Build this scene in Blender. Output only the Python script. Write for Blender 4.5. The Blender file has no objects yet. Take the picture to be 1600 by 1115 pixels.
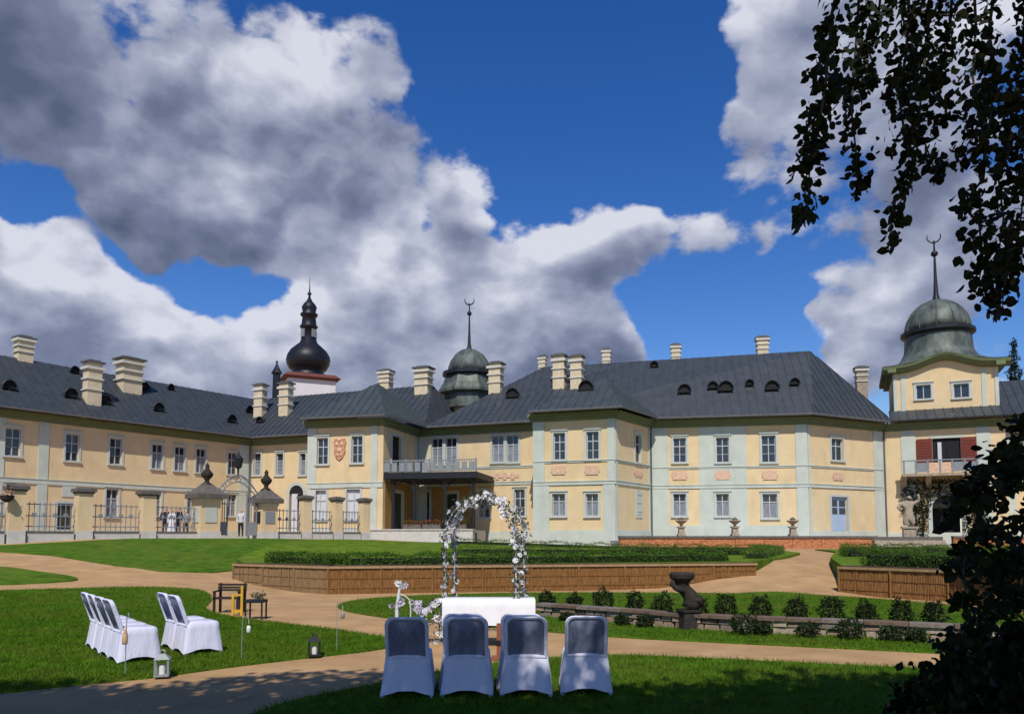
import bpy, math, random
import numpy as np
from mathutils import Vector, Matrix, Euler

# ------------------------------------------------------------------ camera, sky, sun, exposure
scene = bpy.context.scene
col = scene.collection
R = math.radians
EYE, FPX, PITCH, PCX, PCY = Vector((0, 0, 1.75)), 1200.0, R(4.0), 800.0, 756.1

cam_data = bpy.data.cameras.new('camera')
cam_data.sensor_fit = 'HORIZONTAL'; cam_data.sensor_width = 36.0
cam_data.lens = 36.0 * FPX / 1600.0
cam_data.shift_y = (PCY - 557.5) / 1600.0
cam_data.clip_start = 0.05; cam_data.clip_end = 9000
cam = bpy.data.objects.new('camera', cam_data); col.objects.link(cam)
cam.location = EYE; cam.rotation_euler = (R(90) + PITCH, 0, 0)
scene.camera = cam

SUN_EL = R(50)
sh = Vector((-0.06, -0.998)).normalized()
SUN = Vector((sh.x * math.cos(SUN_EL), sh.y * math.cos(SUN_EL), math.sin(SUN_EL)))
sun_data = bpy.data.lights.new('sun', 'SUN')
sun_data.energy = 4.2; sun_data.angle = R(0.5); sun_data.color = (1.0, 0.95, 0.87)
sun = bpy.data.objects.new('sun', sun_data); col.objects.link(sun)
sun.rotation_euler = (-SUN).to_track_quat('-Z', 'Y').to_euler(); sun.location = (0, 0, 60)

scene.view_settings.view_transform = 'Standard'
scene.view_settings.look = 'None'
scene.view_settings.exposure = 0.0
scene.view_settings.gamma = 1.0
scene.view_settings.use_curve_mapping = False
scene.cycles.use_denoising = True
scene.cycles.max_bounces = 5
scene.cycles.diffuse_bounces = 2
scene.cycles.glossy_bounces = 2
scene.cycles.transparent_max_bounces = 6

def ray(x, y):
    """direction of sight that the survey of the photograph gives for a mark at (x, y)"""
    a, b = (x - PCX) / FPX, (PCY - y) / FPX
    c, s = math.cos(PITCH), math.sin(PITCH)
    return Vector((a, c - b * s, s + b * c)).normalized()

def at_z(x, y, z):
    d = ray(x, y); t = (z - EYE.z) / d.z
    return EYE + d * t

def at_y(x, y, Y):
    d = ray(x, y); return EYE + d * (Y / d.y)

def build_world():
    w = bpy.data.worlds.new('World'); scene.world = w; w.use_nodes = True
    nt = w.node_tree; N = nt.nodes; L = nt.links; N.clear()
    def n(t, **k):
        o = N.new(t)
        for a, b in k.items(): setattr(o, a, b)
        return o
    def put(sock, v):
        if isinstance(v, bpy.types.NodeSocket): L.new(v, sock)
        else: sock.default_value = v
    def M(op, a, b=0.0, c=0.0, clamp=False):
        o = n('ShaderNodeMath', operation=op, use_clamp=clamp)
        put(o.inputs[0], a); put(o.inputs[1], b)
        if len(o.inputs) > 2: put(o.inputs[2], c)
        return o.outputs[0]
    def V(op, a, b):
        o = n('ShaderNodeVectorMath', operation=op); put(o.inputs[0], a); put(o.inputs[1], b)
        return o.outputs[0]
    def smooth(v, a, b, lo=0.0, hi=1.0):
        o = n('ShaderNodeMapRange', interpolation_type='SMOOTHSTEP')
        put(o.inputs[0], v); o.inputs[1].default_value = a; o.inputs[2].default_value = b
        o.inputs[3].default_value = lo; o.inputs[4].default_value = hi
        return o.outputs[0]
    def mixc(f, a, b):
        o = n('ShaderNodeMix', data_type='RGBA'); put(o.inputs[0], f); put(o.inputs[6], a); put(o.inputs[7], b)
        return o.outputs[2]
    sky = n('ShaderNodeTexSky', sky_type='NISHITA', sun_disc=False)
    sky.sun_elevation = SUN_EL; sky.sun_rotation = math.atan2(SUN.x, SUN.y)
    sky.altitude = 400; sky.air_density = 1.0; sky.dust_density = 0.25; sky.ozone_density = 2.5
    hs = n('ShaderNodeHueSaturation'); hs.inputs['Hue'].default_value = 0.515; hs.inputs['Saturation'].default_value = 1.36
    hs.inputs['Value'].default_value = 1.24; L.new(sky.outputs[0], hs.inputs['Color'])
    tc = n('ShaderNodeTexCoord'); d = tc.outputs['Generated']
    sx = n('ShaderNodeSeparateXYZ'); L.new(d, sx.inputs[0])
    az = M('ARCTAN2', sx.outputs[0], sx.outputs[1]); el = M('ARCSINE', sx.outputs[2])
    # cloud banks: where they stand (azimuth, elevation), half widths, weight
    cv = n('ShaderNodeCombineXYZ'); L.new(az, cv.inputs[0]); L.new(el, cv.inputs[1])
    wn = n('ShaderNodeTexNoise', noise_dimensions='3D'); L.new(d, wn.inputs['Vector']); wn.inputs['Scale'].default_value = 7; wn.inputs['Detail'].default_value = 3
    wo = n('ShaderNodeVectorMath', operation='MULTIPLY_ADD'); L.new(wn.outputs['Color'], wo.inputs[0]); wo.inputs[1].default_value = (.17, .17, 0); wo.inputs[2].default_value = (-.085, -.085, 0)
    ae = V('ADD', cv.outputs[0], wo.outputs[0])
    def total(ls, slope=False):
        acc = 0.0; gr = 0.0
        for px, py, rx, ry, wt in ls:
            v = ray(px, py); a = math.atan2(v.x, v.y); e = math.asin(v.z); ra, re = rx / 1330.0, ry / 1330.0
            o = n('ShaderNodeVectorMath', operation='MULTIPLY_ADD'); L.new(ae, o.inputs[0]); o.inputs[1].default_value = (1 / ra, 1 / re, 0); o.inputs[2].default_value = (-a / ra, -e / re, 0)
            q = n('ShaderNodeVectorMath', operation='DOT_PRODUCT'); L.new(o.outputs[0], q.inputs[0]); L.new(o.outputs[0], q.inputs[1])
            ex = M('POWER', .3679, q.outputs['Value'])
            acc = M('MULTIPLY_ADD', ex, wt, acc)
            if slope:   # how the bank thins out upwards: its sunlit top; downwards: its grey base
                k = n('ShaderNodeVectorMath', operation='DOT_PRODUCT'); L.new(o.outputs[0], k.inputs[0]); k.inputs[1].default_value = (0, 2 * wt / re, 0)
                gr = M('MULTIPLY_ADD', ex, k.outputs['Value'], gr)
        return (acc, gr) if slope else acc
    cover, tops = total([(330, 120, 270, 150, .46), (400, 310, 290, 105, .62), (120, 225, 140, 85, .45), (270, 355, 190, 60, .55), (590, 20, 110, 80, .35), (0, 40, 170, 110, .6), (560, 240, 110, 120, .3),
             (90, 460, 190, 60, .55), (330, 580, 420, 90, .8), (230, 470, 90, 45, .3), (560, 480, 130, 90, .55), (720, 490, 160, 120, .6), (880, 400, 180, 95, .65),
             (1010, 365, 115, 65, .62), (1000, 575, 70, 45, .45), (740, 300, 80, 70, .45), (900, 560, 160, 70, .55), (-150, 440, 250, 160, .5),
             (1180, 170, 80, 150, .5), (1240, 40, 120, 110, .4), (1430, 230, 200, 260, .65), (1450, 480, 150, 140, .45), (1320, 575, 60, 25, .4), (1170, 350, 26, 40, .3), (1160, 420, 40, 26, .3), (1295, 510, 26, 30, .36), (940, 272, 60, 16, .24),
             (880, 120, 180, 210, -.55), (1120, 480, 100, 90, -.4), (50, 335, 60, 50, -.4), (370, 452, 85, 30, -.6), (60, 350, 60, 45, -.3), (230, 415, 60, 14, -.25), (645, 345, 30, 60, -.35), (1245, 520, 50, 60, -.3), (195, 80, 26, 50, -.3), (1050, 180, 60, 150, -.3)], True)
    st = n('ShaderNodeMapping'); L.new(d, st.inputs[0]); st.inputs['Scale'].default_value = (1, 1, 1.45); st.inputs['Location'].default_value = (3.1, 1.7, .4)
    def noise(v, scale, detail, rough, dist=0.0):
        a = n('ShaderNodeTexNoise', noise_dimensions='3D'); L.new(v, a.inputs['Vector'])
        a.inputs['Scale'].default_value = scale; a.inputs['Detail'].default_value = detail; a.inputs['Roughness'].default_value = rough; a.inputs['Distortion'].default_value = dist
        return a.outputs[0]
    def billow(v):  # rounded heads with creases between them
        return M('ABSOLUTE', M('SUBTRACT', noise(v, 8.5, 5.5, .5), .5))
    soft = noise(st.outputs[0], 4.6, 8, .61, .15)
    b0 = billow(st.outputs[0]); b1 = billow(V('ADD', st.outputs[0], (-.012, 0, .028)))
    dens = M('ADD', M('ADD', M('MULTIPLY', M('SUBTRACT', soft, .5), 1.7), M('MULTIPLY', M('SUBTRACT', b0, .1), 1.4)), M('SUBTRACT', cover, .29))
    alpha = smooth(dens, -.05, .15)
    thick = smooth(dens, .0, .75)
    s1 = noise(V('ADD', st.outputs[0], (-.03, 0, .075)), 4.6, 3, .5, .15); s0 = noise(st.outputs[0], 4.6, 3, .5, .15)
    grad = M('MULTIPLY_ADD', M('SUBTRACT', s0, s1), 1.5, M('MULTIPLY', M('SUBTRACT', b0, b1), 1.7))
    dark = total([(0, 50, 150, 100, .50), (400, 380, 260, 42, .20), (330, 230, 250, 130, .14), (560, 260, 100, 110, .16), (480, 60, 200, 80, .08), (1450, 280, 170, 90, .3), (1420, 400, 150, 60, .24), (830, 550, 160, 30, .08), (740, 335, 70, 28, .15), (90, 455, 70, 20, .16)])
    lit = total([(480, 95, 38, 50, .30), (430, 185, 80, 45, .26), (330, 290, 80, 32, .28), (165, 110, 50, 40, .2), (270, 470, 260, 60, .16), (640, 440, 160, 60, .2), (930, 340, 200, 55, .2), (1160, 150, 60, 140, .1), (760, 260, 60, 40, .2), (80, 230, 70, 40, .1)])
    lum = M('ADD', M('ADD', .70, M('MULTIPLY_ADD', tops, .019, grad)), M('SUBTRACT', M('SUBTRACT', lit, dark), M('MULTIPLY', thick, .16)), clamp=True)
    ramp = n('ShaderNodeValToRGB'); L.new(lum, ramp.inputs[0])
    e = ramp.color_ramp.elements
    e[0].position = 0; e[0].color = (.95, 1.2, 1.95, 1)
    e[1].position = 1; e[1].color = (7.0, 7.15, 8.1, 1)
    m = ramp.color_ramp.elements.new(.35); m.color = (1.9, 2.2, 3.3, 1)
    m = ramp.color_ramp.elements.new(.7); m.color = (4.0, 4.35, 5.6, 1)
    clear = mixc(smooth(el, .0, .22), sky.outputs[0], hs.outputs[0])
    out = mixc(M('MULTIPLY', alpha, .97), clear, ramp.outputs[0])
    bg = n('ShaderNodeBackground'); L.new(out, bg.inputs[0]); bg.inputs[1].default_value = 0.10
    o = n('ShaderNodeOutputWorld'); L.new(bg.outputs[0], o.inputs[0])
    w.cycles.sampling_method = 'MANUAL'; w.cycles.sample_map_resolution = 256
build_world()

# ------------------------------------------------------------------ materials
MATS = {}
def mat(name, color, rough=.8, var=.12, scale=3.0, bump=0.0, bscale=40.0, metal=0.0, stretch=None, spec=.3, tint=None, sheen=0.0, stain=0.0):
    if name in MATS: return MATS[name]
    m = bpy.data.materials.new(name); m.use_nodes = True
    nt = m.node_tree; N = nt.nodes; L = nt.links
    p = N['Principled BSDF']
    p.inputs['Roughness'].default_value = rough; p.inputs['Metallic'].default_value = metal
    p.inputs['Specular IOR Level'].default_value = spec
    tc = N.new('ShaderNodeTexCoord'); mp = N.new('ShaderNodeMapping'); L.new(tc.outputs['Object'], mp.inputs[0])
    if stretch: mp.inputs['Scale'].default_value = stretch
    ns = N.new('ShaderNodeTexNoise'); L.new(mp.outputs[0], ns.inputs['Vector'])
    ns.inputs['Scale'].default_value = scale; ns.inputs['Detail'].default_value = 6; ns.inputs['Roughness'].default_value = .62
    cr = N.new('ShaderNodeValToRGB'); L.new(ns.outputs[0], cr.inputs[0])
    c = Vector(color[:3]); t = Vector(tint) if tint else c
    lo = c * (1 - var); hi = t * (1 + var)
    cr.color_ramp.elements[0].position = .3; cr.color_ramp.elements[0].color = (*lo, 1)
    cr.color_ramp.elements[1].position = .7; cr.color_ramp.elements[1].color = (*hi, 1)
    last = cr.outputs[0]
    if stain:
        n2 = N.new('ShaderNodeTexNoise'); m2 = N.new('ShaderNodeMapping'); L.new(tc.outputs['Object'], m2.inputs[0]); m2.inputs['Scale'].default_value = (1, 1, .25)
        L.new(m2.outputs[0], n2.inputs['Vector']); n2.inputs['Scale'].default_value = 1.3; n2.inputs['Detail'].default_value = 8; n2.inputs['Roughness'].default_value = .7
        r2 = N.new('ShaderNodeMapRange'); L.new(n2.outputs[0], r2.inputs[0]); r2.inputs[1].default_value = .5; r2.inputs[2].default_value = .8; r2.inputs[3].default_value = 0; r2.inputs[4].default_value = stain
        mx = N.new('ShaderNodeMix'); mx.data_type = 'RGBA'; L.new(r2.outputs[0], mx.inputs[0]); L.new(last, mx.inputs[6]); mx.inputs[7].default_value = (*(c * .45 + Vector((.02, .02, .015))), 1)
        last = mx.outputs[2]
    L.new(last, p.inputs['Base Color'])
    if bump:
        nb = N.new('ShaderNodeTexNoise'); L.new(mp.outputs[0], nb.inputs['Vector']); nb.inputs['Scale'].default_value = bscale; nb.inputs['Detail'].default_value = 4
        bp = N.new('ShaderNodeBump'); L.new(nb.outputs[0], bp.inputs['Height']); bp.inputs['Strength'].default_value = min(1, bump); bp.inputs['Distance'].default_value = .02
        L.new(bp.outputs[0], p.inputs['Normal'])
    if sheen: p.inputs['Sheen Weight'].default_value = sheen
    MATS[name] = m
    return m

def foliage_mat(name, color, var=.35, trans=.25, rough=.55, scale=9.0):
    if name in MATS: return MATS[name]
    m = mat(name, color, rough, var, scale, spec=.12)
    nt = m.node_tree; N = nt.nodes; L = nt.links; p = N['Principled BSDF']
    tr = N.new('ShaderNodeBsdfTranslucent'); mx = N.new('ShaderNodeMixShader'); mx.inputs[0].default_value = trans
    src = p.inputs['Base Color'].links[0].from_socket; L.new(src, tr.inputs[0])
    L.new(p.outputs[0], mx.inputs[1]); L.new(tr.outputs[0], mx.inputs[2])
    L.new(mx.outputs[0], N['Material Output'].inputs[0])
    return m

M_yellow = mat('ochre stucco', (.66, .505, .285), .9, .09, .9, .3, 30, stain=.34)
M_green = mat('pale green stucco', (.49, .525, .455), .9, .09, .9, .3, 30, stain=.34)
M_cornice = mat('cornice green', (.15, .18, .095), .9, .1, 1.5, .2, 30, stain=.25)
M_surround = mat('window surround grey', (.46, .49, .45), .85, .06, 2)
M_pink = mat('faded pink relief', (.62, .41, .28), .9, .2, 6, .5, 20)
M_terra = mat('terracotta crest', (.50, .25, .15), .85, .35, 8, .5, 25)
M_white = mat('grey white paint', (.46, .47, .48), .55, .05, 4)
M_glass = mat('window glass', (.022, .028, .038), .07, .3, 1.5, spec=.7)
M_curtain = mat('curtained glass', (.20, .215, .24), .15, .4, 2.5, spec=.6, stretch=(4, 4, .6))
M_blind = mat('white blind', (.55, .56, .58), .6, .08, 2)
M_roof = mat('sheet roof', (.046, .054, .062), .5, .22, 1.6, .15, 12, metal=.15, spec=.4, stretch=(1, 1, .35), stain=.35)
M_roof_teal = mat('patinated sheet roof', (.052, .064, .066), .5, .22, 1.6, .15, 12, metal=.1, spec=.4, stretch=(1, 1, .35), stain=.3)
M_copper = mat('weathered copper', (.055, .068, .062), .55, .4, 1.6, .2, 14, metal=.15, tint=(.105, .125, .105), stretch=(1, 1, .4), stain=.5)
M_slate = mat('black slate', (.011, .012, .018), .45, .3, 4, .3, 20)
M_dark = mat('dark opening', (.012, .012, .013), .8, .2, 3)
M_iron = mat('dark iron', (.025, .027, .03), .5, .2, 8, metal=.4)
M_rail = mat('grey painted iron', (.22, .235, .25), .5, .12, 8)
M_chim = mat('chimney plaster', (.60, .50, .34), .9, .12, 3, .3, 30, stain=.35)
M_chimband = mat('chimney band', (.56, .54, .46), .9, .1, 3)
M_chimcap = mat('chimney cap plate', (.10, .10, .10), .7, .2, 4)
M_redroof = mat('rust red eave', (.13, .045, .035), .8, .2, 3)
M_churchwall = mat('church white', (.62, .60, .60), .9, .08, 2)
M_shutter = mat('oxblood shutter', (.16, .032, .02), .6, .15, 6)
M_bluedoor = mat('pale blue door', (.36, .46, .60), .6, .06, 5)
M_darkdoor = mat('dark green door', (.045, .05, .035), .6, .2, 5)
M_stone = mat('weathered sandstone', (.33, .27, .20), .9, .3, 6, .6, 25)
M_stone_dark = mat('mossy dark sandstone', (.03, .025, .02), .9, .45, 7, .7, 22)
M_stonecap = mat('dark stone cap', (.12, .105, .09), .9, .3, 5, .5, 20)
M_plinth = mat('light stone plinth', (.50, .50, .45), .9, .12, 3, .3, 20)
M_brick = mat('orange brick terrace wall', (.36, .13, .05), .9, .4, 5, .5, 12, tint=(.44, .18, .08), stretch=(1, 1, 2.5))
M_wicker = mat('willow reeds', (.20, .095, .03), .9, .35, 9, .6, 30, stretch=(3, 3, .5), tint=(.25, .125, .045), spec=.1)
M_wicker_sunlit = mat('sunlit tone willow reeds', (.24, .15, .075), .9, .3, 9, .6, 30, stretch=(3, 3, .5), spec=.1)  # lighter copy of the reeds: sunlight on the left wall put into the colour
M_wickrail = mat('pale willow rail', (.33, .22, .11), .85, .2, 8, .4, 20)
M_soil = mat('dark soil', (.075, .042, .026), .95, .35, 10, .8, 40)
M_gravel = mat('tan gravel', (.43, .262, .122), .95, .13, 1.1, 1.0, 45, tint=(.48, .305, .15), spec=.1)
M_lawn = mat('lawn turf', (.045, .105, .004), .9, .35, 2.4, 1.0, 45, tint=(.07, .14, .007), spec=.1)
M_lawn2 = mat('terrace turf', (.07, .135, .006), .9, .3, 1.2, 1.0, 30, tint=(.10, .165, .01), spec=.1)
def patchy(m, c2, scale, amount, lo=.45, hi=.7):
    nt = m.node_tree; N = nt.nodes; L = nt.links; p = N['Principled BSDF']; src = p.inputs['Base Color'].links[0].from_socket; targets = [l.to_socket for l in src.links]
    tc = N.new('ShaderNodeNewGeometry'); ns = N.new('ShaderNodeTexNoise'); L.new(tc.outputs['Position'], ns.inputs['Vector']); ns.inputs['Scale'].default_value = scale; ns.inputs['Detail'].default_value = 7; ns.inputs['Roughness'].default_value = .65
    mr = N.new('ShaderNodeMapRange'); L.new(ns.outputs[0], mr.inputs[0]); mr.inputs[1].default_value = lo; mr.inputs[2].default_value = hi; mr.inputs[3].default_value = 0; mr.inputs[4].default_value = amount
    mx = N.new('ShaderNodeMix'); mx.data_type = 'RGBA'; L.new(mr.outputs[0], mx.inputs[0]); L.new(src, mx.inputs[6]); mx.inputs[7].default_value = (*c2, 1)
    for t_ in targets: L.new(mx.outputs[2], t_)
patchy(M_lawn, (.13, .145, .02), .55, .6); patchy(M_lawn2, (.16, .17, .03), .4, .5)
patchy(M_gravel, (.33, .205, .105), .45, .55); patchy(M_yellow, (.70, .56, .36), .35, .5)
M_blade = foliage_mat('grass blade', (.085, .175, .008), .4, .3, .7, 3.0)
patchy(M_blade, (.15, .17, .02), .55, .6)
M_hedge = foliage_mat('box hedge leaf', (.062, .125, .014), .45, .2, .6, 5)
M_hedgecore = mat('hedge inner twigs', (.012, .02, .007), .95, .3, 6)
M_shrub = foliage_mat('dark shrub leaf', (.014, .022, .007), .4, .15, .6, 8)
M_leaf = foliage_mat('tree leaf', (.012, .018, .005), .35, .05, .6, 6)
M_bark = mat('tree bark', (.055, .045, .035), .95, .4, 8, .9, 20, stretch=(1, 1, .2))
M_cloth = mat('white chair cover', (.63, .63, .745), .8, .07, 5, 1.0, 7, sheen=.2, stretch=(1.6, 1.6, .55))
M_panel = mat('slate satin back panel', (.17, .185, .27), .5, .25, 6, .5, 6, spec=.3, stretch=(2.5, 2.5, .8))
M_table = mat('white table linen', (.80, .79, .80), .75, .04, 4, .3, 8)
M_petal = mat('white petal', (.68, .67, .66), .7, .08, 20)
M_petal2 = mat('pale lilac petal', (.50, .48, .56), .7, .15, 20)
M_archleaf = foliage_mat('grey green sprig', (.075, .095, .06), .4, .2, .6, 20)
M_wire = mat('white wire', (.62, .63, .62), .5, .06, 8)
M_greywire = mat('grey wire', (.30, .31, .30), .5, .1, 8, metal=.3)
M_orange = mat('yellow ochre wood', (.60, .33, .03), .6, .15, 10, stretch=(1, 1, .3))
M_darkwood = mat('dark brown wood', (.03, .02, .015), .6, .3, 8, stretch=(.4, 3, 3))
M_redwood = mat('red brown wood', (.26, .085, .035), .6, .2, 8)
M_amber = mat('amber glass', (.52, .33, .17), .2, .2, 10, spec=.6)
M_skin = mat('skin', (.52, .33, .25), .6, .06, 8)
M_suit = mat('navy cloth', (.012, .015, .032), .8, .2, 8)
M_black = mat('black cloth', (.012, .012, .014), .8, .2, 8)
M_palecloth = mat('pale grey cloth', (.55, .55, .58), .8, .06, 8)
M_hair = mat('brown hair', (.05, .03, .02), .6, .2, 20)
M_redflower = mat('red geranium', (.22, .035, .028), .7, .3, 10)

# ------------------------------------------------------------------ object helpers
ORG = {}
def tag(o, label=None, cat=None, group=None, kind=None):
    if label: o['label'] = label
    if cat: o['category'] = cat
    if group: o['group'] = group
    if kind: o['kind'] = kind
    return o

def link(name, me, material, parent=None):
    o = bpy.data.objects.new(name, me); col.objects.link(o)
    if material is not None and not me.materials: me.materials.append(material)
    if parent is not None:
        o.parent = parent; ORG[o] = ORG.get(parent, Vector((0, 0, 0)))
    return o

def empty(name, loc, label=None, cat=None, group=None, rz=0):
    o = bpy.data.objects.new(name, None); col.objects.link(o)
    o.location = loc; o.rotation_euler = (0, 0, rz); o.empty_display_size = .2
    ORG[o] = Vector(loc); tag(o, label, cat, group)
    return o

def copy_tree(o, parent=None):
    c = o.copy(); col.objects.link(c); c.parent = parent
    ORG[c] = ORG.get(o, Vector((0, 0, 0)))
    for ch in list(o.children): copy_tree(ch, c)
    return c

class MB:
    """collects faces of one mesh, in world (or thing-local) coordinates"""
    def __init__(s): s.v = []; s.f = []
    def add(s, vs, fs):
        b = len(s.v); s.v += [Vector(v) for v in vs]; s.f += [tuple(i + b for i in f) for f in fs]; return s
    def hexa(s, b, t):
        return s.add(list(b) + list(t), [(3, 2, 1, 0), (4, 5, 6, 7), (0, 1, 5, 4), (1, 2, 6, 5), (2, 3, 7, 6), (3, 0, 4, 7)])
    def box(s, x0, x1, y0, y1, z0, z1):
        return s.hexa([(x0, y0, z0), (x1, y0, z0), (x1, y1, z0), (x0, y1, z0)], [(x0, y0, z1), (x1, y0, z1), (x1, y1, z1), (x0, y1, z1)])
    def obox(s, c, ax, ay, az, hx, hy, hz):
        c, ax, ay, az = Vector(c), Vector(ax), Vector(ay), Vector(az)
        P = lambda i, j, k: c + ax * hx * i + ay * hy * j + az * hz * k
        return s.hexa([P(-1, -1, -1), P(1, -1, -1), P(1, 1, -1), P(-1, 1, -1)], [P(-1, -1, 1), P(1, -1, 1), P(1, 1, 1), P(-1, 1, 1)])
    def rot(s, c, hx, hy, z0, z1, a, k=1.0):
        """upright box turned by a, its top scaled by k"""
        ca, sa = math.cos(a), math.sin(a)
        q = lambda i, j, z, m: (c[0] + (i * hx * ca - j * hy * sa) * m, c[1] + (i * hx * sa + j * hy * ca) * m, z)
        cs = [(-1, -1), (1, -1), (1, 1), (-1, 1)]
        return s.hexa([q(i, j, z0, 1) for i, j in cs], [q(i, j, z1, k) for i, j in cs])
    def tube(s, pts, r, seg=8, caps=True):
        pts = [Vector(p) for p in pts]; rs = r if isinstance(r, (list, tuple)) else [r] * len(pts)
        base = len(s.v); prev = None
        for i, p in enumerate(pts):
            d = (pts[min(i + 1, len(pts) - 1)] - pts[max(i - 1, 0)]).normalized()
            if prev is None:
                a = d.orthogonal().normalized()
            else:
                a = (prev - d * prev.dot(d)); a = a.normalized() if a.length > 1e-6 else d.orthogonal().normalized()
            prev = a; b = d.cross(a)
            for k in range(seg):
                t = 2 * math.pi * k / seg
                s.v.append(p + (a * math.cos(t) + b * math.sin(t)) * rs[i])
        for i in range(len(pts) - 1):
            for k in range(seg):
                k2 = (k + 1) % seg
                s.f.append((base + i * seg + k, base + i * seg + k2, base + (i + 1) * seg + k2, base + (i + 1) * seg + k))
        if caps:
            s.f.append(tuple(base + k for k in reversed(range(seg)))); s.f.append(tuple(base + (len(pts) - 1) * seg + k for k in range(seg)))
        return s
    def lathe(s, c, prof, seg=16, phase=0.0, sx=1.0, sy=1.0):
        """prof: (radius, z) from the bottom up"""
        base = len(s.v)
        for r, z in prof:
            for k in range(seg):
                t = 2 * math.pi * k / seg + phase
                s.v.append(Vector((c[0] + r * sx * math.cos(t), c[1] + r * sy * math.sin(t), c[2] + z)))
        for i in range(len(prof) - 1):
            for k in range(seg):
                k2 = (k + 1) % seg
                s.f.append((base + i * seg + k, base + i * seg + k2, base + (i + 1) * seg + k2, base + (i + 1) * seg + k))
        s.f.append(tuple(base + k for k in reversed(range(seg)))); s.f.append(tuple(base + (len(prof) - 1) * seg + k for k in range(seg)))
        return s
    def sbox(s, g, u0, u1, z0, z1, d0, d1):
        """box on a facade: along it, up, and out of it"""
        P = lambda u, d, z: g.p(u, d, z)
        return s.hexa([P(u0, d1, z0), P(u1, d1, z0), P(u1, d0, z0), P(u0, d0, z0)], [P(u0, d1, z1), P(u1, d1, z1), P(u1, d0, z1), P(u0, d0, z1)])
    def mesh(s, name, org=(0, 0, 0), smooth=False):
        me = bpy.data.meshes.new(name); o = Vector(org)
        me.from_pydata([v - o for v in s.v], [], s.f); me.update()
        if smooth:
            for p in me.polygons: p.use_smooth = True
        return me
    def part(s, name, material, parent, smooth=False):
        return link(name, s.mesh(name, ORG.get(parent, (0, 0, 0)), smooth), material, parent)
    def thing(s, name, material, loc, label=None, cat=None, group=None, kind=None, smooth=False):
        o = link(name, s.mesh(name, loc, smooth), material); o.location = loc; ORG[o] = Vector(loc)
        return tag(o, label, cat, group, kind)

def np_mesh(name, verts, faces_n, material, parent=None, org=None, kind=None):
    """fast mesh from an array of (n, k, 3) polygons"""
    n, k, _ = verts.shape
    me = bpy.data.meshes.new(name)
    v = verts.reshape(-1, 3).astype(np.float32)
    o = ORG.get(parent, Vector((0, 0, 0))) if org is None else Vector(org)
    v = v - np.array(o[:], np.float32)
    me.vertices.add(n * k); me.vertices.foreach_set('co', v.ravel())
    me.loops.add(n * k); me.loops.foreach_set('vertex_index', np.arange(n * k, dtype=np.int32))
    me.polygons.add(n); me.polygons.foreach_set('loop_start', np.arange(0, n * k, k, dtype=np.int32))
    me.update(calc_edges=True); me.validate()
    ob = link(name, me, material, parent)
    if parent is None and org is not None: ob.location = org
    if kind: ob['kind'] = kind
    return ob

def leaf_quads(P, size, rng, up=0.0, aspect=.62, jitter=.35):
    """folded leaf shapes (two triangles each) with random attitude at points P"""
    n = len(P)
    a = rng.normal(size=(n, 3)); a[:, 2] -= up; a /= np.linalg.norm(a, axis=1)[:, None] + 1e-9
    b = rng.normal(size=(n, 3)); b -= a * (a * b).sum(1)[:, None]; b /= np.linalg.norm(b, axis=1)[:, None] + 1e-9
    s = size * (1 + jitter * rng.uniform(-1, 1, n))[:, None]
    c = np.cross(a, b)
    tip = P + a * s; base = P
    l = P + a * s * .42 + b * s * aspect * .5 + c * s * .08
    r = P + a * s * .42 - b * s * aspect * .5 + c * s * .08
    return np.stack([np.stack([base, r, tip], 1), np.stack([base, tip, l], 1)], 1).reshape(-1, 3, 3)

def leaf_hex(P, size, rng, up=0.0, aspect=.8, jitter=.4):
    n = len(P); a = rng.normal(size=(n, 3)); a[:, 2] -= up; a /= np.linalg.norm(a, axis=1)[:, None] + 1e-9
    b = rng.normal(size=(n, 3)); b -= a * (a * b).sum(1)[:, None]; b /= np.linalg.norm(b, axis=1)[:, None] + 1e-9; c = np.cross(a, b)
    s = size * (1 + jitter * rng.uniform(-1, 1, n))[:, None]
    q = [(0, 0, 0), (.22, .42, .05), (.55, .46, .08), (.82, .22, .04), (1, 0, -.05), (.82, -.22, .04), (.55, -.46, .08), (.22, -.42, .05)]
    return np.stack([P + a * s * u + b * s * v * aspect + c * s * w for u, v, w in q], 1)

rng = np.random.default_rng(7)
random.seed(7)

# ------------------------------------------------------------------ terrain
def sstep(t): t = max(0.0, min(1.0, t)); return t * t * (3 - 2 * t)
def lerp(a, b, t): return a + (b - a) * t
def level(X):
    return 1.7 - .3 * max(0, min(1, (X + 14) / 10)) - .35 * max(0, min(1, (X + 4) / 12))
def hgt(X, Y):
    le = max(0.0, min(1.7, .085 * (Y - 18)))
    if 16 < Y < 20: le = .085 * (Y - 16) ** 2 / 8
    Lv = level(X)
    ramp = sstep((X - 4.5) / 4) * (1 - sstep((X - 11.0) / 2))   # the sloping path between the two terraces
    y0, y1 = 26.5 - 3.3 * ramp, 33 - 2.0 * ramp
    if Y < y0: ce = 0
    elif Y < y1: ce = .85 * (Y - y0) / (y1 - y0)
    elif Y < 33: ce = .85
    else: ce = .85 + (Lv - .85) * sstep((Y - 33) / 13)
    t = sstep((-X - 6) / 8)
    return lerp(ce, le, t)
def terr(X, Y):
    """level of the terraced garden behind the willow walls"""
    return max(.86 + .012 * max(0, Y - 24), hgt(X, Y) + .035)

def G(x, y, f=hgt):
    d = ray(x, y); lo = 2.0; t = 2.0
    while t < 200:
        p = EYE + d * t
        if p.z < f(p.x, p.y): break
        lo = t; t += .25
    hi = t
    for _ in range(30):
        m = (lo + hi) / 2; p = EYE + d * m
        if p.z < f(p.x, p.y): hi = m
        else: lo = m
    return EYE + d * hi

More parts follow.
